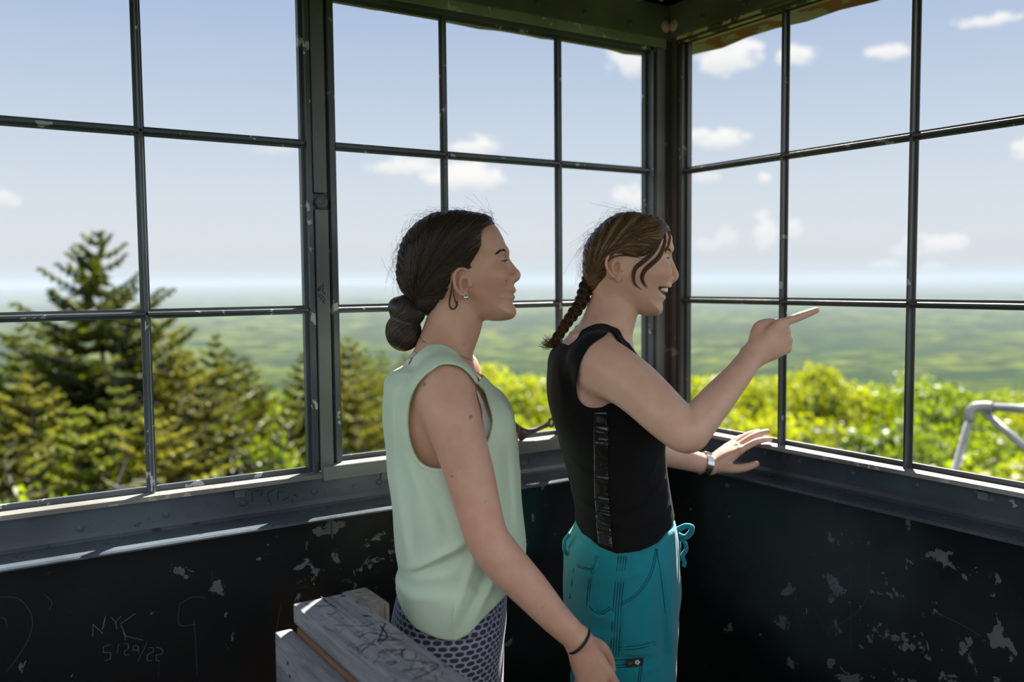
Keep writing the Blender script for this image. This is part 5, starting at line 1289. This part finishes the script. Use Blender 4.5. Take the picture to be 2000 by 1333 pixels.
# three-strand braid
bp = catmull(np.array([B(x, y) for x, y in [(1152, 545), (1145, 562), (1139, 580), (1130, 599), (1117, 617), (1105, 634), (1094, 651), (1085, 664), (1078, 675)]]), 12)
sl = np.concatenate([[0], np.cumsum(np.linalg.norm(np.diff(bp, axis=0), axis=1))]); Lb = sl[-1]; sq = np.linspace(0, Lb, 120); bp = np.stack([np.interp(sq, sl, bp[:, c]) for c in range(3)], 1)
tg = np.gradient(bp, axis=0); tg /= np.linalg.norm(tg, axis=1)[:, None]; nn = np.stack([-tg[:, 2], 0*tg[:, 0], tg[:, 0]], 1); tt = sq/Lb; wd = .0115*(1-.45*tt)
C = []; S_ = []; yy = np.array([0, 1.0, 0])
for b in range(3):
    ph = 2*PI*b/3; om = 2*PI*sq/.046
    cx_ = .62*wd*np.sin(om+ph); cy_ = .50*wd*np.sin(2*(om+ph))
    for k in range(90):
        a, r = g.random()*6.28, math.sqrt(g.random())*.95; r = r if r > .4 else .75
        p = bp+nn*(cx_+wd*r*math.cos(a))[:, None]+yy[None]*(cy_+wd*r*math.sin(a))[:, None]; C.append(p); S_.append(np.clip(g.beta(2, 3)*.9, 0, 1))
braid = strands('braid', C, .00060, M['hair_b'], hair_b, S_)
C = []; S_ = []
for k in range(90):
    e = g.normal(size=3); t = np.linspace(0, 1, 14)[:, None]; p0 = B(1080, 672)+e*[.003, .004, .003]; d1 = B(1071, 682)-B(1080, 672); d2 = B(1067.5, 664+16*g.random())-B(1071, 684)
    C.append(p0+d1*t*1.1+d2*t*t*(.7+.5*g.random())+np.array([e[0]*.004, e[1]*.005, e[2]*.003])*t); S_.append(.3+.4*g.random())
strands('braid_tail', C, .0005, M['hair_b'], hair_b, S_)
mb = MB(); p = bp[-2]; mb.tube([p+nn[-2]*.0078*math.cos(q)+yy*.0085*math.sin(q) for q in np.linspace(0, 2*PI, 21)], .0026, 7, cap=False); mb.build('hair_tie', M['elastic'], pb, smooth=True)
M['brow_b'] = plain('light_brown_brow', (.10, .055, .03), .6)
brow(GA, B, [(1284, 494), (1291, 490), (1299, 490.5), (1306, 494)], 120, M['brow_b'], pb, .8, g)
lashes(B, 1301.5, 505, pb, 34, .0058, .35)

# ---- black tank top
M['black'] = cloth_mat('black_cotton', (.0045, .0045, .0052), .88, sheen=.02)
GT = Field((-.20, -.215, B(1200, 1100)[2]), (.19, .215, B(1200, 615)[2]), .0023*Q)
tb = Field(GT.lo, GT.lo+GT.h*(GT.n-1), GT.h); neck_and_torso_B(tb)
tb.chain([B(1166, 705, -.142), B(1182, 722, -.163)], [.050, .052], .022, 5)
gx, gy, gz = np.meshgrid(*GT.ax, indexing='ij', sparse=True)
FOLD_B = [(1285,905,1262,935,7,5), (1300,945,1268,965,7,6), (1304,962,1275,985,6,-4), (1312,1000,1262,1028,9,5), (1310,1010,1230,1050,8,-4), (1125,985,1200,1015,8,4), (1122,1000,1190,1035,8,-3), (1118,960,1180,975,7,3), (1130,1010,1240,1030,9,3), (1090,720,1100,790,7,2.5), (1108,700,1118,770,6,-2.5), (1120,690,1125,790,6,2), (1110,900,1150,930,8,3), (1205,1000,1290,960,9,3)]
f_ = np.minimum(tb.F-.0060-folds(B, FOLD_B, -.12, gx, gz)*np.clip(.5-gy/.10, 0, 1), tb.F-.0042)
shell = np.abs(f_+.0026)-.0028
ahB = Poly2([B.xz(x, y, -.125) for x, y in [(1194,649),(1170,658),(1148,672),(1134,692),(1126,715),(1123,746),(1127,773),(1136,786),(1150,792.5),(1172,792),(1190,784),(1215,792),(1242,775),(1246,740),(1232,704),(1214,672),(1204,657)]], smooth=3)
nhB = Poly2([B.xz(x, y, -.03) for x, y in [(1080,655),(1110,672),(1126,656),(1144,641),(1160,634),(1180,639),(1198,651),(1224,668),(1262,705),(1290,640),(1250,540),(1090,560)]], smooth=2)
hemB = Poly2([B.xz(x, y, -.10) for x, y in [(1050,1010),(1124,1037),(1140,1052),(1166,1067),(1200,1077),(1245,1071),(1283,1060),(1319,1030),(1400,1000),(1400,560),(1000,560)]], smooth=0)
ah = ahB(gx, gz)+np.clip(.062-np.abs(gy), 0, None)*2; nh = nhB(gx, gz)+np.clip(np.abs(gy)-.080, 0, None)*2.0
edge = .0014*np.clip(1-np.abs(np.minimum(ah, nh)-.006)/.006, 0, 1)
shell = smax(smax(smax(shell-edge, -ah, .002), -nh, .002), hemB(gx, gz)+0*gy, .003)
sdf_mesh('top', [surface_nets(shell.astype(np.float32), GT.lo, GT.h)], M['black'], pb)
# glossy gathered panel down the side of the top
t = NT('black_vinyl'); t.base((.010, .010, .012)); t.set(Roughness=.16, **{'Specular_IOR_Level': .55}); M['vinyl'] = t.m
pn = Poly2([B.xz(x, y, -.14) for x, y in [(1158,803),(1184,801),(1187,840),(1188,900),(1190,960),(1194,1020),(1197,1072),(1170,1070),(1166,1020),(1162,960),(1160,900),(1158,840)]], smooth=0)
rip = .0013*np.sin(gz*430+4*np.sin(gz*90)+70*gx)*(.6+.4*np.sin(gz*170+2))
sp_ = np.maximum(np.abs(f_-.0014-rip)-.0022, pn(gx, gz)+np.clip(gy+.05, 0, None))
sdf_mesh('side_panel', [surface_nets(sp_.astype(np.float32), GT.lo, GT.h)], M['vinyl'], pb)

# ---- teal cargo trousers
t = NT('teal_cotton'); v = t.coords('Object'); n = t.noise(v, 7, 4); t.base(t.mix(n, (.004, .185, .240), (.008, .26, .32))); t.set(Roughness=.8, **{'Sheen_Weight': .25, 'Specular_IOR_Level': .2}); t.bump(t.math('ADD', t.noise(v, 1300, 2), t.math('MULTIPLY', t.noise(v, 45, 4), 2.2)), .25, .001); M['teal'] = t.m
GP = Field((-.20, -.225, .02), (.20, .225, B(1200, 1010)[2]), .0034*Q)
GP.loft(B.rows([(1012, 1128, 1316, .142), (1036, 1121, 1319, .152), (1060, 1106, 1321, .166), (1091, 1101.5, 1323, .174), (1140, 1101, 1325, .178), (1187, 1101, 1321, .178), (1245, 1102, 1317, .176), (1333, 1104, 1311, .174), (1400, 1108, 1306, .172)])+[(.64, -.105, .085, .165), (.62, -.09, .07, .16)], .02, 2.35)
for s_ in (-1, 1): GP.chain([(-.005, s_*.088, .68), (0, s_*.09, .46), (-.01, s_*.09, .28), (-.02, s_*.09, .10), (-.02, s_*.09, .07)], [.090, .076, .075, .078, .078], .03, 5)
lx, ly, lz = np.meshgrid(*GP.ax, indexing='ij', sparse=True)
FOLD_P = [(1120,1130,1165,1120,10,3), (1115,1160,1160,1150,10,-3), (1200,1120,1260,1105,10,3), (1150,1240,1190,1228,9,4), (1150,1225,1185,1215,8,-3), (1230,1300,1290,1285,10,3), (1285,1120,1300,1330,14,-6), (1300,1120,1312,1300,10,5), (1215,1150,1280,1090,14,-2)]
wl_ = Poly2([B.xz(x, y, -.11) for x, y in [(1050,1020),(1112,1036),(1126,1040),(1142,1053),(1168,1068),(1200,1076),(1245,1070),(1283,1058),(1322,1030),(1400,1000),(1400,1500),(1000,1500)]], smooth=0)
GP.F = (GP.F-folds(B, FOLD_P, -.14, lx, lz)*np.clip(.5-ly/.1, 0, 1)-.0012*np.sin(lx*60+lz*30)*np.sin(lz*28+ly*26)).astype(np.float32)
# raised pocket panels on the near side
def patch(P_, h): 
    q = Poly2([B.xz(x, y, -.15) for x, y in P_], smooth=0); GP.F = (GP.F-h*(1-np.clip((q(lx, lz)+.002)/.004, 0, 1))*np.clip(.2-ly/.06, 0, 1)).astype(np.float32)
patch([(1108,1056),(1168,1083),(1164,1108),(1153,1117),(1104,1098)], .0045)
patch([(1212,1186),(1246,1160),(1273,1120),(1284,1066),(1330,1050),(1330,1280),(1208,1268)], .0022)
patch([(1191,1288),(1258,1287),(1254,1400),(1180,1400)], .004)
patch([(1150,1178),(1158,1190),(1170,1197),(1182,1194),(1193,1186),(1193,1204),(1176,1208),(1152,1203)], .0035)
ramp_ = np.clip(wl_(lx, lz)/.004, -1, 1)
trou = sdf_mesh('trousers', [surface_nets(np.maximum(GP.F, wl_(lx, lz)+0*ly-.004).astype(np.float32), GP.lo, GP.h)], M['teal'], pb)
M['thread'] = plain('dark_teal_thread', (.002, .035, .055), .9); M['tag'] = plain('black_woven_label', (.010, .010, .010), .7); M['tag_mark'] = plain('label_brown', (.12, .05, .025), .7); M['tag_white'] = plain('label_white', (.6, .6, .58), .7)
def stitch(L, n_lines=2, gap=3.2, r=.00075, mb=None):
    P_ = catmull(np.array(L, float), 10) if len(L) > 2 else np.array([np.array(L[0])*(1-q)+np.array(L[1])*q for q in np.linspace(0, 1, 24)], float)
    tg = np.gradient(P_, axis=0); tg /= np.linalg.norm(tg, axis=1)[:, None]+1e-9; nn_ = np.stack([-tg[:, 1], tg[:, 0]], 1)
    for k in range(n_lines):
        pts = []
        for x, y in P_+nn_*gap*(k-(n_lines-1)/2):
            yy_ = -.16
            for _ in range(3):
                w = B(x, y, yy_); yy_ = ray_y(GP, w[0], w[2])
            w = B(x, y, yy_); pts.append([w[0], yy_-.0002, w[2]])
        pts = np.array(pts); k5 = np.ones(5)/5; pts[:, 1] = np.convolve(np.pad(pts[:, 1], 2, 'edge'), k5, 'valid'); mb.tube(pts, r, 4)
mb = MB()
stitch([(1118,1047),(1140,1064),(1168,1081)], 2, 3.5, mb=mb); stitch([(1104,1094),(1130,1106),(1150,1113),(1158,1108),(1166,1086)], 2, 3.5, mb=mb); stitch([(1113,1071),(1123,1076),(1122,1090),(1111,1085),(1113,1071)], 1, 1, mb=mb)
stitch([(1216,1086),(1206,1180),(1200,1284)], 4, 5.2, mb=mb); stitch([(1282,1072),(1272,1118),(1245,1160),(1211,1183)], 2, 4, mb=mb); stitch([(1157,1116),(1150,1150),(1147,1200)], 2, 4, mb=mb)
stitch([(1208,1268),(1245,1265),(1280,1257)], 2, 6, mb=mb); stitch([(1190,1291),(1256,1287)], 1, 1, mb=mb); stitch([(1192,1303),(1252,1300)], 2, 5, mb=mb); stitch([(1254,1290),(1248,1333)], 2, 4, mb=mb); stitch([(1121,1110),(1113,1170)], 1, 1, .0012, mb=mb)
stitch([(1152,1182),(1162,1194),(1176,1198),(1192,1188)], 2, 4, mb=mb); stitch([(1282,1072),(1290,1120),(1300,1200)], 1, 1, mb=mb)
mb.build('stitching', M['thread'], trou)
yl = ray_y(GP, B(1240, 1295, -.16)[0], B(1240, 1295, -.16)[2])-.0012
def quad(P_, y, dz=0): return [tuple(B(x, yy_, y)) for x, yy_ in P_]
mb = MB(); a = quad([(1224,1289),(1257,1286),(1254,1300),(1225,1303)], yl); mb.add(a+[(q[0], q[1]+.0012, q[2]) for q in a], [(0,1,2,3),(7,6,5,4),(0,4,5,1),(1,5,6,2),(2,6,7,3),(3,7,4,0)]); tg_ = mb.build('pocket_label', M['tag'], trou)
mb = MB(); mb.add(quad([(1227,1294),(1236,1293),(1235,1299),(1227,1300)], yl-.0005), [(0,1,2,3)]); mb.build('label_emblem', M['tag_mark'], trou)
mb = MB()
for q in range(5):
    c = (1245+3.4*math.cos(q*1.257), 1294.5+3.0*math.sin(q*1.257)); mb.add(quad([(c[0]+2.2*math.cos(w), c[1]+2.2*math.sin(w)) for w in np.linspace(0, 2*PI, 9)[:-1]], yl-.0005), [tuple(range(8))])
mb.build('label_flower', M['tag_white'], trou)
# drawstring bow at the front, belt loop at the back
def ribbon(L, r, mb): mb.tube(catmull(np.array([B(x, y, Y) for x, y, Y in L]), 8), r, 8)
mb = MB(); k = .0062
ribbon([(1316,1040,-.015),(1326,1034,-.02),(1340,1028,-.03),(1351,1031,-.03),(1349,1041,-.025),(1338,1050,-.02),(1326,1046,-.015),(1317,1042,-.01)], k, mb)
ribbon([(1318,1041,-.01),(1328,1052,-.015),(1338,1062,-.02),(1340,1075,-.02),(1333,1086,-.02),(1337,1100,-.02),(1334,1107,-.02)], .0046, mb); ribbon([(1318,1042,-.01),(1325,1060,.0),(1327,1080,.0),(1331,1095,0)], .0046, mb)
ribbon([(1314,1036,-.01),(1320,1040,-.012),(1322,1046,-.01)], .007, mb); mb.build('drawstring', M['teal'], trou, smooth=True)
mb = MB(); ribbon([(1112,1044,-.05),(1103,1056,-.055),(1102,1072,-.055),(1106,1084,-.05)], .0042, mb); mb.build('belt_loop', M['teal'], trou, smooth=True)
for s_ in (-1, 1): shoe(pb, -.01, s_*.09, M['shoe'])
# wrist watch with a metal band
M['watch_band'] = plain('brushed_steel_band', (.55, .54, .50), .28, 1.0); M['watch_glass'] = plain('watch_glass', (.02, .02, .025), .05)
wcn = armL[-1]-nL*.014; v1 = np.cross(nL, [0, 0, 1]); v1 /= np.linalg.norm(v1); v2 = np.cross(v1, nL)
mb = MB(); n = 40; vs = []; fs = []
for i in range(n):
    q = 2*PI*i/n; c, s_ = math.cos(q), math.sin(q); rim = wcn+v1*c*.0272+v2*s_*.0258; o_ = v1*c+v2*s_
    for du, dr in ((-.009, .0), (-.009, .0016), (.009, .0016), (.009, .0)): vs.append(rim+nL*du+o_*(dr+.0003*(i % 2)))
for i in range(n):
    j = (i+1) % n
    for k in range(4): fs.append((4*i+k, 4*i+(k+1) % 4, 4*j+(k+1) % 4, 4*j+k))
mb.add(vs, fs); wt_ = mb.build('watch', M['watch_band'], pb)
mb = MB(); bm = bmesh.new(); bmesh.ops.create_cube(bm, size=1); bmesh.ops.bevel(bm, geom=bm.edges[:], offset=.16, segments=3, affect='EDGES')
top_n = v2*.97-v1*.25; top_n /= np.linalg.norm(top_n); side_n = np.cross(nL, top_n); cc = wcn+top_n*.0275
for v_ in bm.verts: v_.co = Vector(cc+nL*v_.co.x*.024+side_n*v_.co.y*.024+top_n*v_.co.z*.0075)
mb.bm(bm); mb.build('watch_case', M['watch_band'], wt_, smooth=True)
mb = MB(); mb.lathe([(.0095, 0), (.0092, .0008), (.0003, .0010)], cc+top_n*.0036, top_n, 24); mb.build('watch_face', M['watch_glass'], wt_)
# ------------------------------------------------------------------ railing, latch, handle, scratched lettering, pipe frame
def wood(name, c0, c1, ax=1, rough=.75):
    t = NT(name); sc_ = [22, 22, 22]; sc_[ax] = 1.6; v = t.coords('Object', scale=sc_); n = t.noise(v, 3.2, 6, .65, .6)
    s2 = [90, 90, 90]; s2[ax] = 3; n2 = t.noise(t.coords('Object', scale=s2), 2.0, 4, .7); n3 = t.noise(t.coords('Object'), 7, 3)
    c = t.mix(t.smooth(n, .3, .7), c0, c1); c = t.mix(t.math('MULTIPLY', t.smooth(n2, .58, .66), .6), c, tuple(q*.32 for q in c0)); c = t.mix(t.math('MULTIPLY', t.smooth(n3, .52, .75), .35), c, tuple(q*.6 for q in c0))
    t.base(c); t.set(Roughness=rough); t.bump(t.math('ADD', n, t.math('MULTIPLY', n2, -.8)), .35, .0015); return t.m
M['wood'] = wood('weathered_grey_wood', (.155, .165, .185), (.30, .315, .345)); M['wood_warm'] = wood('unweathered_brown_wood', (.12, .062, .030), (.22, .13, .070), 1)
M['wood_post'] = wood('weathered_post_wood', (.13, .12, .115), (.27, .235, .205), 2); M['groove'] = plain('dark_carved_groove', (.022, .021, .024), .9)
M['nail_steel'] = plain('rusty_nail', (.05, .042, .04), .6, .5)
rl = empty('wooden_railing', (-1.22, -.9, 0)); tag(rl, 'weathered grey wooden railing with carved top board in front of the woman in mint', 'railing')
rinv = np.array(rl.location); ZT = .950
def rbuild(mb, name, mat, parent=rl, **kw): mb.v = [tuple(np.array(v)-rinv) for v in mb.v]; return mb.build(name, mat, parent, **kw)
XL, XR = -1.276, -1.174
mb = MB(); mb.box((XL, -1.62, ZT-.034), (XR, -.438, ZT), .005); tbd = rbuild(mb, 'top_board', M['wood'], auto=50)
mb = MB(); mb.box((XL-.0325, -1.62, .785), (XL-.0025, -.436, .907), .005); sbd = rbuild(mb, 'side_board', M['wood'], auto=50)
mb = MB(); mb.box((XL-.0015, -1.60, .74), (XL+.030, -.46, ZT-.0345), .002); rbuild(mb, 'inner_board', M['wood_warm'], auto=50)
mb = MB(); mb.box((XR+.001, -.504, 0), (XR+.050, -.402, ZT-.010), .005); rbuild(mb, 'post', M['wood_post'], auto=50)
mb = MB(); mb.box((XL+.031, -1.58, 0), (XR-.006, -1.49, ZT-.0345), .004); rbuild(mb, 'post', M['wood_post'], auto=50)
for x, y in ((670, 1165), (600, 1181)):
    p = on_plane(x, y, 2, ZT+.0002); mb = MB(); mb.lathe([(.0045, 0), (.004, .0006), (.0003, .0008)], p, (0, 0, 1), 12); rbuild(mb, 'nail', M['nail_steel'], tbd)
for x, y in ((562, 1296), (566, 1322)):
    p = on_plane(x, y, 0, XL-.0327); mb = MB(); mb.lathe([(.0036, 0), (.003, .0006), (.0003, .0008)], p, (-1, 0, 0), 12); rbuild(mb, 'nail', M['nail_steel'], sbd)

def ribbon2(mb, pts, w, nrm_, lift):
    pts = [np.array(p, float) for p in pts]; nrm_ = np.array(nrm_, float); L = []; 
    for i, p in enumerate(pts):
        t_ = pts[min(i+1, len(pts)-1)]-pts[max(i-1, 0)]; s_ = np.cross(t_, nrm_); s_ /= np.linalg.norm(s_)+1e-12; ww = w*(.55 if i in (0, len(pts)-1) else 1)
        L += [p+s_*ww/2+nrm_*lift, p-s_*ww/2+nrm_*lift]
    mb.add(L, [(2*i, 2*i+1, 2*i+3, 2*i+2) for i in range(len(pts)-1)])
g = np.random.default_rng(77); mb = MB()
for k in range(150):                                                # knife scratches and carved strokes all over the top board
    y = -.455-.52*g.random()**.8; x = XL+.008+.086*g.random(); n = g.integers(2, 5); a = g.random()*6.28; l = .005+.017*g.random()
    pts = [np.array([x, y, ZT])]
    for q in range(n):
        a += g.normal()*.7; pts.append(pts[-1]+np.array([math.cos(a), math.sin(a), 0])*l/n*1.6)
    pts = [np.array([min(max(p[0], XL+.006), XR-.006), min(p[1], -.447), ZT]) for p in pts]
    ribbon2(mb, catmull(np.array(pts), 4), .0008+.0015*g.random()**3, (0, 0, 1), .0003)
for L in ([(742,1222),(756,1244),(740,1255)], [(700,1246),(722,1237),(748,1243),(775,1249)], [(735,1250),(760,1252),(790,1250)], [(752,1219),(745,1238),(738,1256)], [(700,1264),(715,1259),(735,1262)], [(738,1278),(752,1272),(785,1270)], [(752,1297),(765,1293),(772,1297),(758,1299)], [(784,1312),(800,1309),(818,1308),(832,1305)], [(822,1298),(840,1295),(856,1300),(846,1310),(838,1314)], [(806,1330),(820,1322),(838,1316)], [(627,1166),(640,1178),(655,1188)], [(606,1186),(625,1185),(645,1184)], [(706,1275),(712,1268),(722,1262)], [(790,1290),(815,1292),(830,1296)]):
    ribbon2(mb, catmull(np.array([on_plane(x, y, 2, ZT) for x, y in L]), 6), 0.0026, (0, 0, 1), .0004)
rbuild(mb, 'carved_scratches', M['groove'], tbd)

# lettering and lines scratched into the painted walls
M['scratch'] = plain('scratched_bare_metal', (.115, .135, .145), .6); M['scratch_faint'] = plain('faint_scratch', (.045, .052, .056), .6); M['marker'] = plain('black_marker_ink', (.004, .004, .005), .5)
def scratch(parent, strokes, sc_, off, w, axis, val, nrm_, mat, name, lift=.0004, curve=True):
    mb = MB(); inv = np.array(parent.matrix_basis.translation)
    for L in strokes:
        P_ = [on_plane(off[0]+x/sc_, off[1]+y/sc_, axis, val)-inv for x, y in L]
        if curve and len(P_) > 2: P_ = catmull(np.array(P_), 4)
        ribbon2(mb, P_, w, nrm_, lift)
    return mb.build(name, mat, parent)
NL, NR = (0, -1, 0), (-1, 0, 0)
scratch(wl, [[(145,440),(150,275)], [(150,275),(285,405)], [(275,350),(300,240),(318,165)], [(395,180),(455,250)], [(455,250),(525,165)], [(455,250),(465,345)], [(720,130),(520,270)], [(520,280),(600,450)], [(560,380),(590,490)], [(610,440),(820,490)]], 6.894, (160, 1180), .0026, 1, .001, NL, M['scratch'], 'scratched_initials', curve=False)
scratch(wl, [[(400,545),(285,580),(288,655),(390,660),(385,740),(305,770)], [(500,540),(465,670)], [(560,545),(620,535),(628,600),(570,640),(575,690),(645,685)], [(690,560),(760,570),(745,630),(690,625),(690,560)], [(760,570),(765,680)], [(875,520),(755,775)], [(900,595),(960,590),(965,640),(880,690),(875,765),(940,765)], [(985,580),(1060,600),(1095,640),(1070,685),(1000,690),(1000,765),(1055,770)]], 6.894, (160, 1180), .0016, 1, .001, NL, M['scratch'], 'scratched_date', curve=False)
scratch(wl, [[(0,865),(90,870),(150,920),(180,1000),(150,1110),(80,1220),(30,1280)], [(985,905),(1060,865),(1140,870)], [(990,900),(985,1015),(1080,1015)], [(1165,720),(1175,860)], [(1065,990),(1075,1080),(1085,1290)], [(240,850),(285,890),(270,940)], [(1545,900),(1530,1000),(1515,1080)], [(1240,1120),(1262,1160)], [(875,1220),(872,1310)], [(0,975),(30,990),(40,1040)]], 2.8186, (0, 860), .0013, 1, .001, NL, M['scratch_faint'], 'scratch_lines')
scratch(wr, [[(612,650),(585,740),(565,850)], [(630,730),(665,800),(690,850),(722,900)], [(720,740),(716,850),(722,960)], [(960,735),(850,800),(740,872),(640,940),(540,1020)], [(1030,700),(1032,860),(990,960),(900,1030),(820,1070)], [(940,740),(940,1160)], [(965,740),(965,830)], [(730,930),(800,1040),(830,1100)], [(560,850),(540,1000)], [(690,900),(690,1090)], [(1370,980),(1500,1040),(1600,1100)]], 2.5986, (1300, 820), .0018, 0, .001, NR, M['scratch_faint'], 'scratch_lines')
scratch(t1, [[(310,200),(315,330),(305,400)], [(350,185),(500,175),(495,230),(450,290)], [(760,140),(620,220),(600,280),(640,370),(670,450)], [(805,110),(795,240),(790,370)], [(820,200),(900,210)], [(820,110),(930,130)], [(890,370),(940,335),(1000,300)], [(1080,260),(1120,270),(1160,290)], [(1070,330),(1065,420),(1070,480)], [(1060,450),(1130,430),(1200,410)], [(870,560),(960,550),(1060,540)], [(560,360),(640,375)], [(480,380),(495,355)]], 9.607, (460, 940), .0022, 1, -.007, NL, M['marker'], 'scratch_lines')
mk = [[(150,110),(140,180),(120,240)], [(235,150),(210,210)], [(320,130),(290,200),(250,280),(270,290)], [(170,300),(200,280),(190,240)], [(345,230),(385,240),(400,280),(370,290)], [(330,280),(370,350),(385,330)], [(145,330),(150,390),(95,390)], [(240,330),(230,380),(200,390)], [(300,380),(305,440),(260,490)], [(270,440),(340,435)], [(165,400),(180,450),(120,470)], [(215,520),(220,570)], [(270,600),(300,620),(290,660),(260,640)], [(350,600),(320,660)], [(300,680),(330,700)]]
scratch(wr, mk, 6.4, (1310, 920), .0030, 0, .001, NR, M['marker'], 'marker_writing')
scratch(wr, [[(235,745),(235,810),(285,815)], [(240,775),(275,770)], [(240,740),(280,745)]], 6.89, (1600, 880), .0014, 0, .001, NR, M['marker'], 'marker_letter', curve=False)
lw2 = [o for o in w2.children if o.name.startswith('cover_stile')]
scratch(w2, [[(405,225),(400,275),(365,290),(340,330),(295,355),(320,385),(355,350),(345,330)], [(400,270),(420,290)], [(385,300),(405,330),(395,380),(440,430),(435,455)], [(300,490),(350,495)], [(310,455),(350,465),(385,455)], [(350,425),(362,432)], [(350,500),(375,530),(340,545)], [(340,575),(370,575)], [(385,455),(420,520),(440,560),(400,575),(410,600),(440,635)]], 9.957, (590, 530), .0020, 1, -.0222, NL, M['marker'], 'marker_scribble')
scratch(w2, [[(135,285),(120,225),(137,235),(152,220),(153,245),(135,285)], [(125,115),(135,150),(150,110)], [(122,610),(138,640),(152,615),(130,612)]], 4.98, (1250, 600), .0022, 1, -.0222, NL, M['marker'], 'marker_heart', curve=False)
scratch(w2, [[(235,170),(235,265)], [(235,170),(275,175)], [(235,215),(265,220)], [(340,190),(375,240),(400,195)], [(470,215),(470,325)], [(470,215),(520,240),(480,275),(525,330)], [(600,240),(595,330)], [(690,250),(650,300),(690,350),(725,300),(690,250)], [(800,270),(770,330),(830,345)], [(990,370),(1080,330),(1100,350)]], 14.94, (1150, 45), .0018, 1, -.0222, NL, M['bar'], 'scratched_letters', curve=False)
# peeled paint fleck by the bolt at the far right
p0 = [(662,735),(700,712),(742,722),(752,765),(795,800),(760,835),(715,820),(735,790),(710,755)]
mb = MB(); inv = np.array(t2.location); mb.add([on_plane(1880+x/7.4, 880+y/7.4, 0, -.0076)-inv for x, y in p0], [tuple(range(len(p0)))]); mb.build('peeled_paint', plain('pale_bare_metal', (.30, .33, .35), .5), t2)

# bolt latch on the stile between the left windows
p = on_plane(623, 396, 1, -.010); inv = np.array(w2.location); lt = empty('latch', tuple(p-inv)); lt.parent = w2
mb = MB(); mb.box((-.019, .002, -.024), (.019, .009, .024), .001); mb.build('backing_plate', M['bar'], lt, auto=40)
ax_ = (-.45, -1, .04); mb = MB(); mb.lathe([(.0125, -.002), (.0150, 0), (.0150, .004), (.0125, .0055), (.0125, .008), (.0105, .0095), (.0105, .012), (.007, .0135)], (.004, -.001, 0), ax_, 24); mb.build('stud_flange', M['strip'], lt, auto=35)
mb = MB(); mb.lathe([(.0062, .012), (.0062, .024), (.0050, .026), (.0003, .0265)], (.004, -.001, 0), ax_, 12); mb.build('stud', M['strip'], lt, auto=35)

# window handle with a finger ring, on the sill of the second left window
M['handle'] = painted_metal('worn_bronze_handle', (.055, .045, .038), (.11, .095, .08), .6, .32, 40)
hp = [(1002,824),(1006,824.5),(1011,829),(1020,835),(1031,838),(1044,836.5),(1056,831.5),(1066,826),(1071,823),(1074,831),(1066,836),(1052,842),(1040,848),(1031,853),(1024,858),(1018,862),(1014,859),(1011,851),(1007,841),(1002,832)]
hp = catmull(np.array([on_plane(x, y, 1, -.030)-inv for x, y in hp]), 3); n = len(hp)
mb = MB(); vs = [q+np.array([0, dy, 0]) for dy in (-.004, .004) for q in hp]; mb.add(vs, [tuple(range(n)), tuple(range(2*n-1, n-1, -1))]+[(i, (i+1) % n, n+(i+1) % n, n+i) for i in range(n)])
hd = mb.build('handle', M['handle'], w2); 
bv = hd.modifiers.new('soft', 'BEVEL'); bv.width = .0018; bv.segments = 3; bv.limit_method = 'ANGLE'; bv.angle_limit = math.radians(50); hd.data.polygons.foreach_set('use_smooth', np.ones(len(hd.data.polygons), dtype=bool)); hd.data.set_sharp_from_angle(angle=math.radians(60))
c = on_plane(1077, 826, 1, -.030)-inv; mb = MB(); mb.tube([c+np.array([.0085*math.cos(q), 0, .0105*math.sin(q)]) for q in np.linspace(0, 2*PI, 25)], .0034, 8, cap=False); mb.build('finger_ring', M['handle'], hd, smooth=True)
c = on_plane(1012, 848, 1, -.012)-inv; mb = MB(); mb.lathe([(.010, -.002), (.0095, .012), (.007, .020)], c, (0, -1, 0), 16); mb.build('handle_pivot', M['handle'], hd, auto=40)

# galvanised pipe frame standing outside below the right window
M['galv'] = painted_metal('galvanised_pipe', (.30, .32, .33), (.20, .21, .21), .62, .38, 9)
pf = empty('pipe_frame', (0, 0, 0))
def ap_(x, y, dist): d = ray(x, y); return CAM+d/np.linalg.norm(d[:2])*dist
e0, e1, e2 = ap_(1899, 800, 5.2), ap_(1918, 795, 5.2), ap_(2120, 806, 5.0); foot = ap_(1866, 916, 5.2); dn = (foot-e0)/np.linalg.norm(foot-e0)
gb = float(ground(np.array([e0[0]]), np.array([e0[1]]))[0]); foot = e0+dn*(e0[2]-gb)/(-dn[2])
pf.location = foot; tag(pf, 'galvanised pipe frame with elbow and diagonal brace outside the right window', 'pipe frame')
def pbuild(pts, r, nm):
    mb = MB(); mb.tube([np.array(q)-foot for q in pts], r, 12); return mb.build(nm, M['galv'], pf, smooth=True)
pbuild([e0+dn*.03, foot], .018, 'leg'); mb = MB(); mb.tube([np.array(q)-foot for q in catmull(np.array([e0+dn*.06, e0, e1, e1+(e2-e1)/np.linalg.norm(e2-e1)*.06]), 5)], .027, 12); mb.build('elbow', M['galv'], pf, smooth=True)
pbuild([e1, e2], .021, 'top_rail'); pbuild([ap_(1922, 806, 5.2), ap_(2001, 874, 5.1), ap_(2090, 950, 5.0)], .020, 'brace'); pbuild([e2, np.array([e2[0], e2[1], gb])], .018, 'leg')
